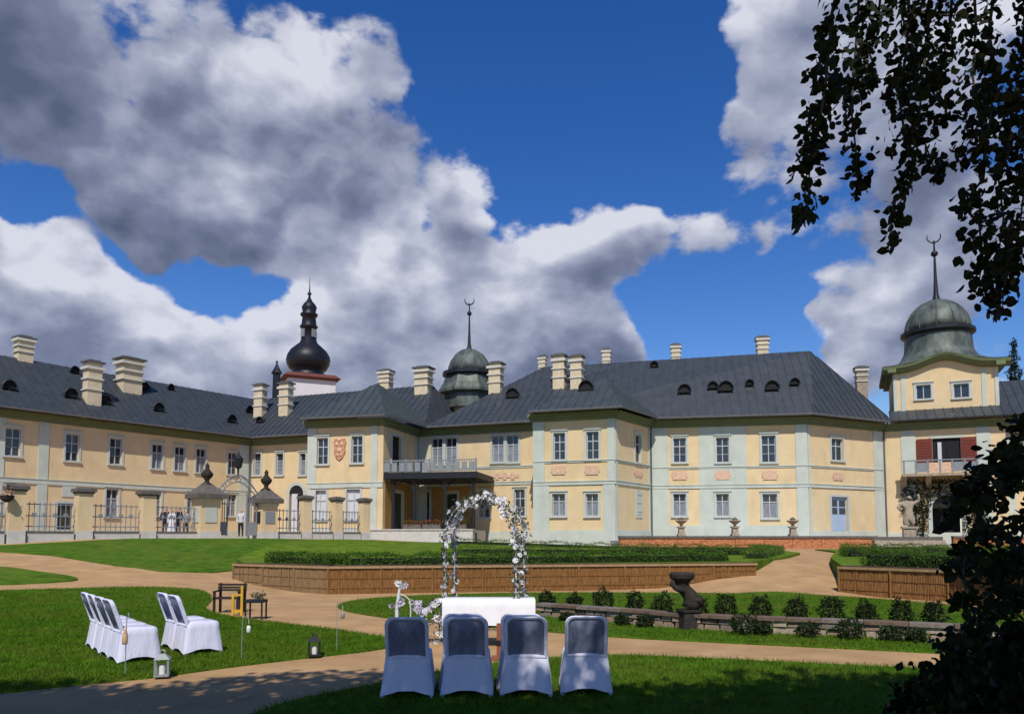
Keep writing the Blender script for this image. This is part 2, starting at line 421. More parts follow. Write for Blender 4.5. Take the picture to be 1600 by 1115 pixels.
def build_ground():
    xs = [-4000, -1500, -600, -250, -120, -80] + list(np.arange(-60, 60.1, 1.0)) + [80, 120, 250, 600, 1500, 4000]
    ys = [-4000, -1500, -500, -150, -60, -30] + list(np.arange(-15, 80.1, 1.0)) + [100, 150, 300, 700, 1800, 5000]
    v = [(x, y, hgt(x, y)) for y in ys for x in xs]; nx = len(xs)
    f = [(j * nx + i, j * nx + i + 1, (j + 1) * nx + i + 1, (j + 1) * nx + i) for j in range(len(ys) - 1) for i in range(nx - 1)]
    m = MB(); m.add(v, f)
    m.thing('ground', M_gravel, (0, 0, 0), kind='structure', smooth=True)
build_ground()

def clip(poly, ax, c, keep_less):
    out = []
    for i in range(len(poly)):
        a, b = poly[i], poly[(i + 1) % len(poly)]
        ia, ib = (a[ax] <= c) == keep_less or a[ax] == c, (b[ax] <= c) == keep_less or b[ax] == c
        if ia: out.append(a)
        if ia != ib:
            t = (c - a[ax]) / (b[ax] - a[ax]); out.append((a[0] + (b[0] - a[0]) * t, a[1] + (b[1] - a[1]) * t))
    return out

def soften(P, k=2):
    for _ in range(k):
        Q = []
        for i in range(len(P)):
            a, b = Vector(P[i]), Vector(P[(i + 1) % len(P)])
            Q += [tuple(a * .75 + b * .25), tuple(a * .25 + b * .75)]
        P = Q
    return P

def sheet(name, P, f, lift, material, step=1.0, skirt=.12):
    """a turf sheet draped on the terrain, with a cut edge"""
    import bmesh
    bm = bmesh.new()
    vs = [bm.verts.new((p[0], p[1], 0)) for p in P]
    bm.faces.new(vs); bm.normal_update()
    if bm.faces[:][0].normal.z < 0: bmesh.ops.reverse_faces(bm, faces=bm.faces[:])
    edges = [e for e in bm.edges]
    x0, x1 = min(p[0] for p in P), max(p[0] for p in P); y0, y1 = min(p[1] for p in P), max(p[1] for p in P)
    for ax, a, b in ((0, x0, x1), (1, y0, y1)):
        c = math.floor(a) + step
        while c < b:
            no = (1, 0, 0) if ax == 0 else (0, 1, 0); co = (c, 0, 0) if ax == 0 else (0, c, 0)
            bmesh.ops.bisect_plane(bm, geom=bm.verts[:] + bm.edges[:] + bm.faces[:], plane_co=co, plane_no=no, dist=1e-5)
            c += step
    for v in bm.verts: v.co.z = f(v.co.x, v.co.y) + lift
    be = [e for e in bm.edges if len(e.link_faces) == 1]
    r = bmesh.ops.extrude_edge_only(bm, edges=be)
    for v in [g for g in r['geom'] if isinstance(g, bmesh.types.BMVert)]: v.co.z -= skirt
    bmesh.ops.triangulate(bm, faces=[q for q in bm.faces if len(q.verts) > 4])
    me = bpy.data.meshes.new(name); bm.to_mesh(me); bm.free()
    o = link(name, me, material); o['kind'] = 'structure'
    return o

gp = lambda pts: [tuple(G(x, y)[:2]) for x, y in pts]
LAWN_LEFT = gp([(-260, 932), (0, 924), (127, 920), (238, 917), (322, 921), (334, 938), (316, 950), (340, 961), (403, 971), (525, 985), (640, 1003), (594, 1016), (472, 1029), (340, 1045), (238, 1060), (120, 1070), (0, 1084), (-260, 1105)])
LAWN_WEDGE = gp([(-260, 882), (0, 884), (60, 893), (142, 906), (60, 912), (0, 914), (-260, 920)])
LAWN_ISLAND = gp([(512, 949), (560, 936), (690, 929), (850, 926), (1150, 926), (1310, 931), (1480, 945), (1700, 972), (1720, 1036), (1475, 1021), (1240, 1010), (1100, 1003), (960, 996), (840, 986), (600, 967)])
fr = [(380, 1125), (433, 1103), (500, 1087), (594, 1070), (700, 1046), (850, 1030), (960, 1024), (1100, 1030), (1240, 1037), (1475, 1048), (1720, 1060)]
LAWN_FRONT = gp(fr) + [(8.5, 3.0), (8.5, -6), (-3.0, -6), (-2.4, 4)]
up = gp([(-260, 857), (0, 862), (80, 868), (180, 884), (250, 893), (330, 895), (372, 891)])
LAWN_UPPER = up + [(-10.9, 30.5), (-11.3, 36), (-11.0, 43), (-14.5, 41.2), (-19.5, 37.5), (-24, 33.5), (-32, 28)]
lawn_left = sheet('lawn', soften(LAWN_LEFT), hgt, .03, M_lawn)
lawn_wedge = sheet('lawn', soften(LAWN_WEDGE), hgt, .03, M_lawn)
lawn_island = sheet('lawn', soften(LAWN_ISLAND), hgt, .03, M_lawn)
lawn_front = sheet('lawn', soften(LAWN_FRONT), hgt, .03, M_lawn)
lawn_upper = sheet('lawn', LAWN_UPPER, hgt, .03, M_lawn)

def inside(P, X, Y):
    c = np.zeros(len(X), bool); j = len(P) - 1
    for i in range(len(P)):
        xi, yi = P[i]; xj, yj = P[j]
        cond = ((yi > Y) != (yj > Y)) & (X < (xj - xi) * (Y - yi) / (yj - yi + 1e-12) + xi)
        c ^= cond; j = i
    return c

def grass(name, P, n, hmin, hmax, wid, ylim):
    P = soften(P); X = []; A = np.array(P)
    x0, x1 = A[:, 0].min(), A[:, 0].max(); y0, y1 = max(A[:, 1].min(), ylim[0]), min(A[:, 1].max(), ylim[1])
    x = rng.uniform(x0, x1, n * 4); y = y0 + (y1 - y0) * rng.uniform(0, 1, n * 4) ** 1.5
    k = inside(P, x, y) & (np.abs(x) < y * .72 + 1.2) & (rng.uniform(0, 1, n * 4) < np.clip((ylim[1] - y) / (ylim[1] * .45), 0, 1)); x, y = x[k][:n], y[k][:n]; m = len(x)
    x = x + rng.normal(0, .035, m); y = y + rng.normal(0, .035, m)
    z = np.array([hgt(a, b) for a, b in zip(x, y)]) + .028
    th = rng.uniform(0, 2 * np.pi, m); h = rng.uniform(hmin, hmax, m); w = wid * rng.uniform(.7, 1.3, m)
    lean = rng.normal(0, .6, (m, 2)) * h[:, None]
    b0 = np.stack([x - np.cos(th) * w, y - np.sin(th) * w, z], 1); b1 = np.stack([x + np.cos(th) * w, y + np.sin(th) * w, z], 1)
    t = np.stack([x + lean[:, 0], y + lean[:, 1], z + h], 1)
    o = np_mesh(name, np.stack([b0, b1, t], 1), 3, M_blade); tag(o, kind='stuff')
    return o
g = grass('grass', LAWN_FRONT, 90000, .03, .07, .006, (4.5, 20)); tag(g, 'short mown grass around the front row of chairs', 'grass')
g = grass('grass', LAWN_LEFT, 130000, .03, .06, .007, (8, 30)); tag(g, 'short mown grass under the covered chairs at left', 'grass')
g = grass('grass', LAWN_ISLAND, 80000, .03, .06, .008, (10, 34)); tag(g, 'short mown grass either side of the low stone wall', 'grass')

# ------------------------------------------------------------------ garden terraces with woven willow walls
W0 = G(365, 905); W1 = G(512, 928); W2 = Vector((8.6, 27.2, 0))
W3 = G(1312, 924); W4 = G(1484, 940); W5 = G(1650, 962)
def back(p, q, k=.3): return (p[0] + q[0] * k, p[1] + q[1] * k)
TER_LEFT = [back(W0, (.9, .6)), back(W1, (.35, 1)), back(W2, (-.2, 1)), (11.4, 32.5), (14.2, 38), (15.0, 44.5), (9.5, 46.5), (8.2, 50.3), (2.0, 52.6), (-4, 52.6), (-9.3, 47.5), (-11.0, 43), (-11.3, 36), (-10.9, 30.5)]
TER_RIGHT = [back(W3, (.8, .8)), back(W4, (.9, .6)), back(W5, (1, .5)), (24, 21), (32, 34), (31, 46), (17.5, 44.5), (16.8, 40), (13.0, 31.5)]
sheet('terrace_lawn', TER_LEFT, terr, 0.0, M_lawn2, 1.0, .9)
sheet('terrace_lawn', TER_RIGHT, terr, 0.0, M_lawn2, 1.0, .9)

def willow_wall(pts, label, reed, zt=.85):
    base = Vector(pts[0]); base.z = 0
    root = empty('willow_wall', base, label, 'garden wall')
    for i in range(len(pts) - 1):
        a, b = Vector(pts[i]), Vector(pts[i + 1]); a.z = b.z = 0
        Ln = (b - a).length; n = max(1, round(Ln / 1.7)); d = (b - a).normalized(); nrm = Vector((d.y, -d.x, 0))
        for k in range(n):
            p, q = a + d * (Ln * k / n), a + d * (Ln * (k + 1) / n)
            lo = min(hgt(p.x, p.y), hgt(q.x, q.y)) - .1
            m = MB(); w = (q - p).length; nr = int(w / .045)
            for r in range(nr):   # upright reeds, each a little off the line
                c0 = p + d * (w * (r + .5) / nr) + nrm * random.uniform(-.008, .008); hw = w / nr * .52
                zz0, zz1 = lo, zt - .045 + random.uniform(-.012, .012)
                A, B, C = c0 - d * hw, c0 + nrm * .016, c0 + d * hw; tw = nrm * random.uniform(-.008, .008)
                m.add([A + Vector((0, 0, zz0)), B + Vector((0, 0, zz0)), C + Vector((0, 0, zz0)), A + tw + Vector((0, 0, zz1)), B + tw + Vector((0, 0, zz1)), C + tw + Vector((0, 0, zz1))], [(0, 1, 4, 3), (1, 2, 5, 4)])
            for zz0 in (.3, .62):
                m.obox((p + q) / 2 + nrm * .022 + Vector((0, 0, lo + (zt - lo) * zz0)), d, nrm, (0, 0, 1), w / 2, .006, .008)
            m.obox((p + q) / 2 - nrm * .05 + Vector((0, 0, (lo + zt) / 2)), d, nrm, (0, 0, 1), w / 2, .012, (zt - lo) / 2 - .05)
            m.part('reed_panel', reed, root)
            m = MB(); m.tube([p + nrm * .03 + Vector((0, 0, lo)), p + nrm * .03 + Vector((0, 0, zt - .01))], .035, 6); m.part('stake', reed, root)
        m = MB(); mid = (a + b) / 2
        m.obox((mid.x, mid.y, zt - .015) - Vector((0, 0, 0)) if False else Vector((mid.x, mid.y, zt - .02)) - nrm * 0, d, nrm, (0, 0, 1), Ln / 2 + .03, .06, .035)
        m.part('top_rail', M_wickrail, root)
        m = MB(); c = mid - nrm * .33
        m.obox((c.x, c.y, zt - .02), d, nrm, (0, 0, 1), Ln / 2, .26, .06); m.part('soil_edge', M_soil, root)
    return root
willow_wall([W0, W1], 'short sunlit side of the upright willow reed terrace wall facing left', M_wicker_sunlit)
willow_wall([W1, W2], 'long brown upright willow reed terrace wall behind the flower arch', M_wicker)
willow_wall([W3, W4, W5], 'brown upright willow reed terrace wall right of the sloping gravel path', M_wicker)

def hedge(pts, width, h, label, n, f=terr, leaf=.055, material=M_hedge):
    base = Vector((pts[0][0], pts[0][1], f(pts[0][0], pts[0][1])))
    root = empty('box_hedge', base, label, 'hedge')
    m = MB(); P = []
    tot = sum((Vector(pts[i + 1]) - Vector(pts[i])).length for i in range(len(pts) - 1))
    for i in range(len(pts) - 1):
        a, b = Vector(pts[i]), Vector(pts[i + 1]); Ln = (b - a).length; d = (b - a) / Ln; nr = Vector((d.y, -d.x))
        seg = max(1, int(Ln / 2))
        for k in range(seg):
            p, q = a + d * (Ln * k / seg), a + d * (Ln * (k + 1) / seg)
            w = width / 2 - .1
            if k == 0 and i == 0: p = p + d * .14
            if k == seg - 1 and i == len(pts) - 2: q = q - d * .14
            cs = [p + nr * w, q + nr * w, q - nr * w, p - nr * w]
            m.hexa([(c.x, c.y, f(c.x, c.y) - .05) for c in cs], [(c.x, c.y, f(c.x, c.y) + h - .1) for c in cs])
        k = int(n * Ln / tot)
        t = rng.uniform(0, Ln, k); top = rng.uniform(0, 1, k) < width / (width + 2 * h)
        side = np.where(rng.uniform(0, 1, k) < .7, 1, -1)
        o = np.where(top, rng.uniform(-width / 2, width / 2, k), side * (width / 2 + .03 * np.sin(t * 3.1)) + rng.normal(0, .03, k))
        z = np.where(top, h + rng.normal(0, .025, k), rng.uniform(0, h, k))
        bump = .04 * np.sin(t * 2.3) + .035 * np.sin(t * 5.1 + 1) + .03 * np.sin(t * 11.3 + o * 9) + np.where(rng.uniform(0, 1, k) < .06, rng.uniform(.03, .13, k), 0)
        ends = rng.uniform(0, 1, k) < min(.25, 3.0 * width / (Ln * (width + 2 * h)) * .6)   # the two short ends
        t = np.where(ends, np.where(rng.uniform(0, 1, k) < .5, 0, Ln) + rng.normal(0, .03, k), t); o = np.where(ends, rng.uniform(-width / 2, width / 2, k), o); z = np.where(ends, rng.uniform(0, h, k), z)
        x = a.x + d.x * t + nr.x * o; y = a.y + d.y * t + nr.y * o
        zz = np.array([f(u, v) for u, v in zip(x, y)]) + z + bump * (z > h * .6)
        P.append(np.stack([x, y, zz], 1))
    m.part('twigs', M_hedgecore, root)
    np_mesh('foliage', leaf_quads(np.concatenate(P), leaf, rng, -.3), 3, material, root, kind='stuff')
    return root
M_hedge_lt = foliage_mat('fresh hedge leaf', (.085, .15, .02), .35, .25, .6, 4)
def off(a, b, k): # shift a line inwards
    d = (Vector(b[:2]) - Vector(a[:2])).normalized(); n_ = Vector((-d.y, d.x)); return n_ * k
o1 = off(W1, W2, 1.25); o0 = off(W0, W1, 1.0)
hA = Vector(W0[:2]) + o0 + Vector((.7, -.3)); hB = Vector(W1[:2]) + o1 + Vector((.55, 0)); hC = Vector(W2[:2]) + o1 + Vector((-.6, 0))
hedge([tuple(hA), tuple(hB + Vector((-.3, .25)))], .9, .28, 'clipped hedge along the short left side of the garden terrace', 5000)
hedge([tuple(hB), tuple(hC)], .9, .30, 'long dark clipped hedge on the terrace behind the flower arch', 15000)
hedge([(-3.5, 46.0), (9.2, 43.5), (13.6, 42.6)], .8, .25, 'far clipped hedge in front of the orange terrace wall', 7000)
hedge([(9.6, 30.5), (12.4, 36.5), (13.2, 41.5)], .9, .28, 'fresh light green hedge along the left of the sloping path', 5000, material=M_hedge_lt)
o3 = off(W3, W4, .95); o4 = off(W4, W5, .95)
hedge([tuple(Vector(W3[:2]) + o3 + Vector((.3, -.2))), tuple(Vector(W4[:2]) + o3), tuple(Vector(W5[:2]) + o4)], .85, .46, 'dark clipped hedge on the terrace right of the sloping path', 9000)
hedge([(14.2, 33.0), (19.5, 32.2), (25, 31.0)], 1.2, .35, 'light green clipped hedge before the tower terrace', 8000, material=M_hedge_lt)
hedge([(17.8, 41.5), (24.5, 41), (29, 40)], .8, .3, 'dark clipped hedge below the tower terrace', 6000)
hedge([(-2.5, 37.0), (10.5, 34.8)], .7, .3, 'low fresh green hedge across the middle of the terrace', 6000, material=M_hedge_lt)

# ------------------------------------------------------------------ chateau
EAVE = 10.7
class Seg:
    def __init__(s, a, b):
        s.a = Vector((a[0], a[1])); s.b = Vector((b[0], b[1])); s.L = (s.b - s.a).length; s.d = (s.b - s.a) / s.L; s.n = Vector((s.d.y, -s.d.x))
    def p(s, u, d, z):
        q = s.a + s.d * u + s.n * d; return Vector((q.x, q.y, z))
    def uz(s, x, y):
        r = ray(x, y); den = r.x * s.n.x + r.y * s.n.y
        t = ((s.a.x - EYE.x) * s.n.x + (s.a.y - EYE.y) * s.n.y) / den
        q = EYE + r * t; return (Vector((q.x, q.y)) - s.a).dot(s.d), q.z
    def u(s, x, y=700): return s.uz(x, y)[0]
    def z(s, x, y): return s.uz(x, y)[1]
    def shifted(s, k): return Seg(s.a - s.n * k, s.b - s.n * k)

def ev(x, y): return at_z(x, y, EAVE).xy
def meet(s, t):
    A = np.array([[s.d.x, -t.d.x], [s.d.y, -t.d.y]]); b = np.array([t.a.x - s.a.x, t.a.y - s.a.y]); k = np.linalg.solve(A, b)
    return s.a + s.d * float(k[0])

eA = Seg(ev(0, 632), ev(381, 680)); eB = Seg(ev(385, 682), ev(827, 656))
eP1 = Seg(ev(470, 652), ev(601, 646)); eP1s = Seg(ev(601, 646), ev(664, 656))
eP2 = Seg(ev(826, 641), ev(972, 633)); eP2s = Seg(ev(972, 633), ev(1026, 650))
eR = Seg(ev(1026, 651), ev(1271, 644)); eP3 = Seg(ev(1271, 644), ev(1391, 657)); eT = Seg(ev(1391, 657), ev(1591, 646))
OV = .95
wA, wB, wP1, wP1s, wP2, wP2s, wR, wP3, wT = [e.shifted(OV) for e in (eA, eB, eP1, eP1s, eP2, eP2s, eR, eP3, eT)]
A_far = eA.a - eA.d * 16
c_AB = meet(wA, wB); c_P1 = wP1.a + wP1.d * wP1.u(599); c_P2 = meet(wP2, wP2s)
c_R3 = meet(wR, wP3); c_3T = meet(wP3, wT)
P1l = wP1.a + wP1.d * wP1.u(481); P2l = wP2.a + wP2.d * wP2.u(833)
P1r = wB.a + wB.d * wB.u(653); P2r = meet(wP2s, wR)
T_end = wT.a + wT.d * wT.u(1572)
def back_to(p, s, seg):  # foot of a return wall on another line
    return meet(Seg(p, p - s.n * 5), seg)
S_A = Seg(A_far - eA.n * OV, c_AB)
S_B1 = Seg(c_AB, back_to(P1l, wP1, wB)); S_P1l = Seg(back_to(P1l, wP1, wB), P1l); S_P1 = Seg(P1l, c_P1); S_P1s = Seg(c_P1, P1r)
S_C = Seg(P1r, back_to(P2l, wP2, wB)); S_P2l = Seg(back_to(P2l, wP2, wB), P2l); S_P2 = Seg(P2l, c_P2); S_P2s = Seg(c_P2, P2r)
S_R = Seg(P2r, c_R3); S_3 = Seg(c_R3, c_3T); S_T = Seg(c_3T, T_end)
S_Tr = Seg(T_end, T_end - wT.n * 4 + wT.d * 0.01); S_X = Seg(S_Tr.b, S_Tr.b + wT.d * 14)

CH = empty('chateau', (4, 62, 1.2), 'yellow and pale green chateau with grey sheet roofs, domes and chimneys', 'building')
Z0, ZC = .6, 9.98   # foot of the walls, underside of the cornice

def wall(seg, openings, name='wall', z0=Z0, z1=ZC, material=M_yellow):
    us = sorted({0.0, seg.L, *[o[0] for o in openings], *[o[1] for o in openings]}); zs = sorted({z0, z1, *[o[2] for o in openings], *[o[3] for o in openings]})
    m = MB(); D = -.28
    for i in range(len(us) - 1):
        for j in range(len(zs) - 1):
            uc, zc = (us[i] + us[i + 1]) / 2, (zs[j] + zs[j + 1]) / 2
            if any(o[0] < uc < o[1] and o[2] < zc < o[3] for o in openings): continue
            m.add([seg.p(us[i], 0, zs[j]), seg.p(us[i + 1], 0, zs[j]), seg.p(us[i + 1], 0, zs[j + 1]), seg.p(us[i], 0, zs[j + 1])], [(0, 1, 2, 3)])
    for a, b, c, d in [o[:4] for o in openings]:
        q = [(a, c), (b, c), (b, d), (a, d)]
        for k in range(4):
            (u0, v0), (u1, v1) = q[k], q[(k + 1) % 4]
            m.add([seg.p(u0, 0, v0), seg.p(u0, D, v0), seg.p(u1, D, v1), seg.p(u1, 0, v1)], [(0, 1, 2, 3)])
    return m.part(name, material, CH)

def window(seg, o, glass=M_glass, cols=2, rows=3, sur=.15, label=None, surround=M_surround, sill=True, frame=M_white):
    a, b, c, d = o[:4]
    m = MB()
    m.sbox(seg, a - sur, a, c - sur * .6, d + sur, .0, .05); m.sbox(seg, b, b + sur, c - sur * .6, d + sur, .0, .05)
    m.sbox(seg, a, b, d, d + sur, .0, .05); m.sbox(seg, a - sur * 1.3, b + sur * 1.3, d + sur, d + sur + .07, .0, .12)
    w = m.part('window', surround, CH)
    if label: w['label'] = label
    if sill:
        m = MB(); m.sbox(seg, a - sur * 1.2, b + sur * 1.2, c - .12, c - .002, .0, .13); m.part('sill', surround, w)
    t = .055; m = MB(); d0, d1 = -.2, -.13
    m.sbox(seg, a, a + t, c, d, d0, d1); m.sbox(seg, b - t, b, c, d, d0, d1); m.sbox(seg, a + t, b - t, c, c + t, d0, d1); m.sbox(seg, a + t, b - t, d - t, d, d0, d1)
    zt = c + (d - c) * .66 if rows > 1 else None
    uc = (a + b) / 2
    zs = [c + t, *( [c + (zt - c) / 2, zt] if rows == 3 else ([zt] if rows == 2 else [])), d - t]
    for k, z in enumerate(zs[1:-1]):
        h = t * .6 if z == zt else t * .28
        m.sbox(seg, a + t, b - t, z - h, z + h, d0, d1 + (.01 if z == zt else -.012))
    if cols == 2: m.sbox(seg, uc - t * .55, uc + t * .55, c + t, d - t, d0, d1 + .018)
    m.part('window_frame', frame, w)
    us = [a + t, uc, b - t] if cols == 2 else [a + t, b - t]
    for i in range(len(us) - 1):
        for j in range(len(zs) - 1):
            m = MB(); tw = random.uniform(-.012, .012); th_ = random.uniform(-.012, .012)
            P = [seg.p(us[i], -.175 + tw, zs[j]), seg.p(us[i + 1], -.175 - tw, zs[j]), seg.p(us[i + 1], -.175 - tw + th_, zs[j + 1]), seg.p(us[i], -.175 + tw + th_, zs[j + 1])]
            m.add(P, [(0, 1, 2, 3)]); gm = glass
            if glass is M_curtain and j == len(zs) - 2: gm = M_glass
            m.part('pane', gm, w)
    # room behind the panes
    m = MB(); m.add([seg.p(a, -.26, c), seg.p(b, -.26, c), seg.p(b, -.26, d), seg.p(a, -.26, d)], [(0, 1, 2, 3)]); m.part('interior', M_dark, w)
    return w

def op(seg, x, w, y0, y1):
    u = seg.u(x, (y0 + y1) / 2); wu = abs(seg.u(x + w / 2, (y0 + y1) / 2) - seg.u(x - w / 2, (y0 + y1) / 2))
    return [u - wu / 2, u + wu / 2, seg.z(x, y1), seg.z(x, y0)]

def trims(seg, bands, pil, plinth=None, u0=0, u1=None, ends=(0, 0)):
    """horizontal bands (z0, z1, depth), pilasters (u0, u1), plinth height"""
    u1 = seg.L if u1 is None else u1
    for z0, z1, dp in bands:
        m = MB(); m.sbox(seg, u0 - ends[0], u1 + ends[1], z0, z1, -.01, dp); m.sbox(seg, u0 - ends[0], u1 + ends[1], z1, z1 + .05, -.01, dp + .04); m.part('string_course', M_green, CH)
    for a, b in pil:
        m = MB(); m.sbox(seg, a, b, Z0, ZC, -.01, .055); m.sbox(seg, a - .03, b + .03, ZC - .35, ZC - .2, -.01, .09); m.part('pilaster', M_green, CH)
    if plinth:
        m = MB(); m.sbox(seg, u0, u1, Z0 - .2, plinth, -.01, .085); m.sbox(seg, u0, u1, plinth, plinth + .06, -.01, .05); m.part('plinth', M_green, CH)

def cornice(seg, e0=0, e1=0):
    m = MB(); a, b = -e0, seg.L + e1
    m.sbox(seg, a, b, ZC, ZC + .2, -.3, .1); m.sbox(seg, a, b, ZC + .2, ZC + .38, -.3, .25); m.sbox(seg, a, b, ZC + .38, ZC + .56, -.3, .45)
    m.part('cornice', M_cornice, CH)

def relief(seg, x, w, y0, y1):
    u, z = seg.uz(x, (y0 + y1) / 2); hw = abs(seg.u(x + w / 2, y0) - seg.u(x - w / 2, y0)) / 2; hz = abs(seg.z(x, y0) - seg.z(x, y1)) / 2
    m = MB(); m.sbox(seg, u - hw, u + hw, z - hz * .45, z + hz * .45, -.01, .045)
    for k in (-.55, 0, .55):
        m.lathe((0, 0, 0), [(.001, 0)], 3) if False else None
        m.sbox(seg, u + hw * k - hz * .5, u + hw * k + hz * .5, z - hz, z + hz, -.01, .06 + .01 * abs(k))
    m.part('relief_panel', M_pink, CH)

def downpipe(seg, u):
    m = MB(); m.tube([seg.p(u, .1, Z0), seg.p(u, .1, ZC + .1), seg.p(u, .6, ZC + .8)], .07, 7); m.part('downpipe', M_chimcap, CH)

def door(seg, o, material, label, glass_rows=1, sur=.18):
    a, b, c, d = o
    m = MB(); m.sbox(seg, a - sur, a, c, d + sur, 0, .06); m.sbox(seg, b, b + sur, c, d + sur, 0, .06); m.sbox(seg, a, b, d, d + sur, 0, .06)
    w = m.part('door', M_surround, CH); w['label'] = label
    uc = (a + b) / 2
    for i, (p, q) in enumerate(((a + .02, uc - .01), (uc + .01, b - .02))):
        m = MB(); m.sbox(seg, p, q, c, d - .02, -.2, -.12)
        H = d - c
        m.sbox(seg, p + .1, q - .1, c + .12 * H, c + .45 * H, -.12, -.1)
        m.part('leaf', material, w)
        for k in range(2):
            z0 = c + H * (.55 + .2 * k)
            if glass_rows: m = MB(); m.sbox(seg, p + .09, q - .09, z0, z0 + H * .17, -.119, -.108); m.part('pane', M_glass, w)
    m = MB(); m.sbox(seg, a, b, c, d, -.29, -.25); m.part('interior', M_dark, w)
    return w

# --- left wing
zA1, zA2 = 6.75, 5.5
oa_up = [op(S_A, x, w, y0, y1) for x, w, y0, y1 in [(-48, 24, 652, 703), (20, 24, 669, 712), (113, 21, 678, 720), (181, 19, 685, 725), (246, 17, 694, 732), (281, 16, 698, 735), (314, 15, 701, 738), (363, 14, 707, 741)]]
oa_lo = [op(S_A, x, w, y0, y1) for x, w, y0, y1 in [(20, 22, 757, 803), (175, 19, 764, 807), (243, 17, 768, 806), (300, 15, 770, 806), (362, 14, 772, 806)]]
oa_door = op(S_A, 101, 24, 786, 838)
wall(S_A, oa_up + oa_lo + [oa_door])
for i, o in enumerate(oa_up): window(S_A, o, M_curtain if i in (4, 5, 6) else M_glass)
for i, o in enumerate(oa_lo): window(S_A, o, M_curtain)
door(S_A, oa_door, M_darkdoor, 'dark door of the left wing', 0)
trims(S_A, [(zA2 + .05, zA2 + .38, .07)], [(S_A.u(-8), S_A.u(7)), (S_A.u(60), S_A.u(76)), (S_A.u(374), S_A.L)], 2.3)
m = MB(); sg = op(S_A, 108, 22, 757, 776); m.sbox(S_A, sg[0], sg[1], sg[2], sg[3], .0, .05); m.part('notice_board', M_surround, CH)
cornice(S_A); downpipe(S_A, S_A.L - .25)
# --- inner corner
ob = [op(S_B1, x, w, 708, 742) for x, w in [(402, 11), (437, 11), (473, 9)]]
ob_gate = op(S_B1, 463, 22, 770, 838)
wall(S_B1, ob + [ob_gate])
for o in ob: window(S_B1, o, M_curtain, 1)
cornice(S_B1)
trims(S_B1, [], [], 2.3)
def arch_gate(seg, o):
    a, b, c, d = o; uc, r = (a + b) / 2, (b - a) / 2; m = MB()
    for k in range(10):
        t0, t1 = math.pi * k / 10, math.pi * (k + 1) / 10
        q = lambda t, rr, dd: seg.p(uc + rr * math.cos(t), dd, d - .05 + rr * math.sin(t))
        m.hexa([q(t0, r, .08), q(t0, r + .28, .08), q(t0, r + .28, 0), q(t0, r, 0)], [q(t1, r, .08), q(t1, r + .28, .08), q(t1, r + .28, 0), q(t1, r, 0)])
    m.sbox(seg, a - .28, a, c, d - .05, 0, .08); m.sbox(seg, b, b + .28, c, d - .05, 0, .08)
    w = m.part('gateway', M_surround, CH); w['label'] = 'dark arched gateway in the inner corner'
    m = MB(); m.add([seg.p(uc + r * math.cos(math.pi * k / 12), .015, d - .06 + r * math.sin(math.pi * k / 12)) for k in range(13)], [tuple(range(13))]); m.part('fanlight', M_dark, w)
    m = MB(); m.sbox(seg, a, b, c, d, -1.2, -1.1); m.part('passage', M_dark, w)
arch_gate(S_B1, ob_gate)
# --- first pavilion
op1 = [op(S_P1, 504, 17, 684, 725), op(S_P1, 558, 17, 681, 723)]; op1l = [op(S_P1, 499, 21, 766, 812), op(S_P1, 552, 21, 764, 812)]
wall(S_P1, op1 + op1l); wall(S_P1l, [])
for o in op1: window(S_P1, o, M_glass)
for o in op1l: window(S_P1, o, M_blind, 2, 2, label='ground floor window with white blinds')
ops = op(S_P1s, 619, 13, 682, 726); wall(S_P1s, [ops, op(S_P1s, 622, 14, 770, 826)]); door(S_P1s, ops, M_dark, 'dark balcony door of the first pavilion', 0); door(S_P1s, op(S_P1s, 622, 14, 770, 826), M_darkdoor, 'dark door under the balcony', 0)
trims(S_P1, [(5.45, 5.8, .07)], [(0, .75), (S_P1.L - 1.0, S_P1.L - .45)], 2.35); trims(S_P1s, [], [(S_P1s.L - .55, S_P1s.L)])
cornice(S_P1l); cornice(S_P1, .2, .2); cornice(S_P1s, .1, 0)
def crest():
    u, z = S_P1.uz(531, 700); m = MB()
    prof = [(-.42, .75), (.42, .75), (.55, .45), (.45, 0), (.5, -.3), (.3, -.75), (0, -1.0), (-.3, -.75), (-.5, -.3), (-.45, 0), (-.55, .45)]
    f0 = [S_P1.p(u + a, .0, z + b) for a, b in prof]; f1 = [S_P1.p(u + a * .92, .1, z + b * .92) for a, b in prof]; n = len(prof)
    m.add(f0 + f1, [tuple(range(n, 2 * n))] + [(i, (i + 1) % n, n + (i + 1) % n, n + i) for i in range(n)])
    w = m.part('coat_of_arms', M_terra, CH); w['label'] = 'terracotta coat of arms between two upper windows'
    for a, b, r in [(-.2, .3, .16), (.2, .3, .16), (0, -.15, .22), (0, .6, .14), (-.15, -.5, .12), (.15, -.5, .12)]:
        mm = MB(); mm.lathe((0, 0, 0), [(r, 0), (r * .8, .05), (r * .3, .09)], 8)
        mm.v = [S_P1.p(u + a + v.x, .09 + v.z, z + b + v.y) for v in mm.v]; mm.part('boss', M_pink, w)
crest()
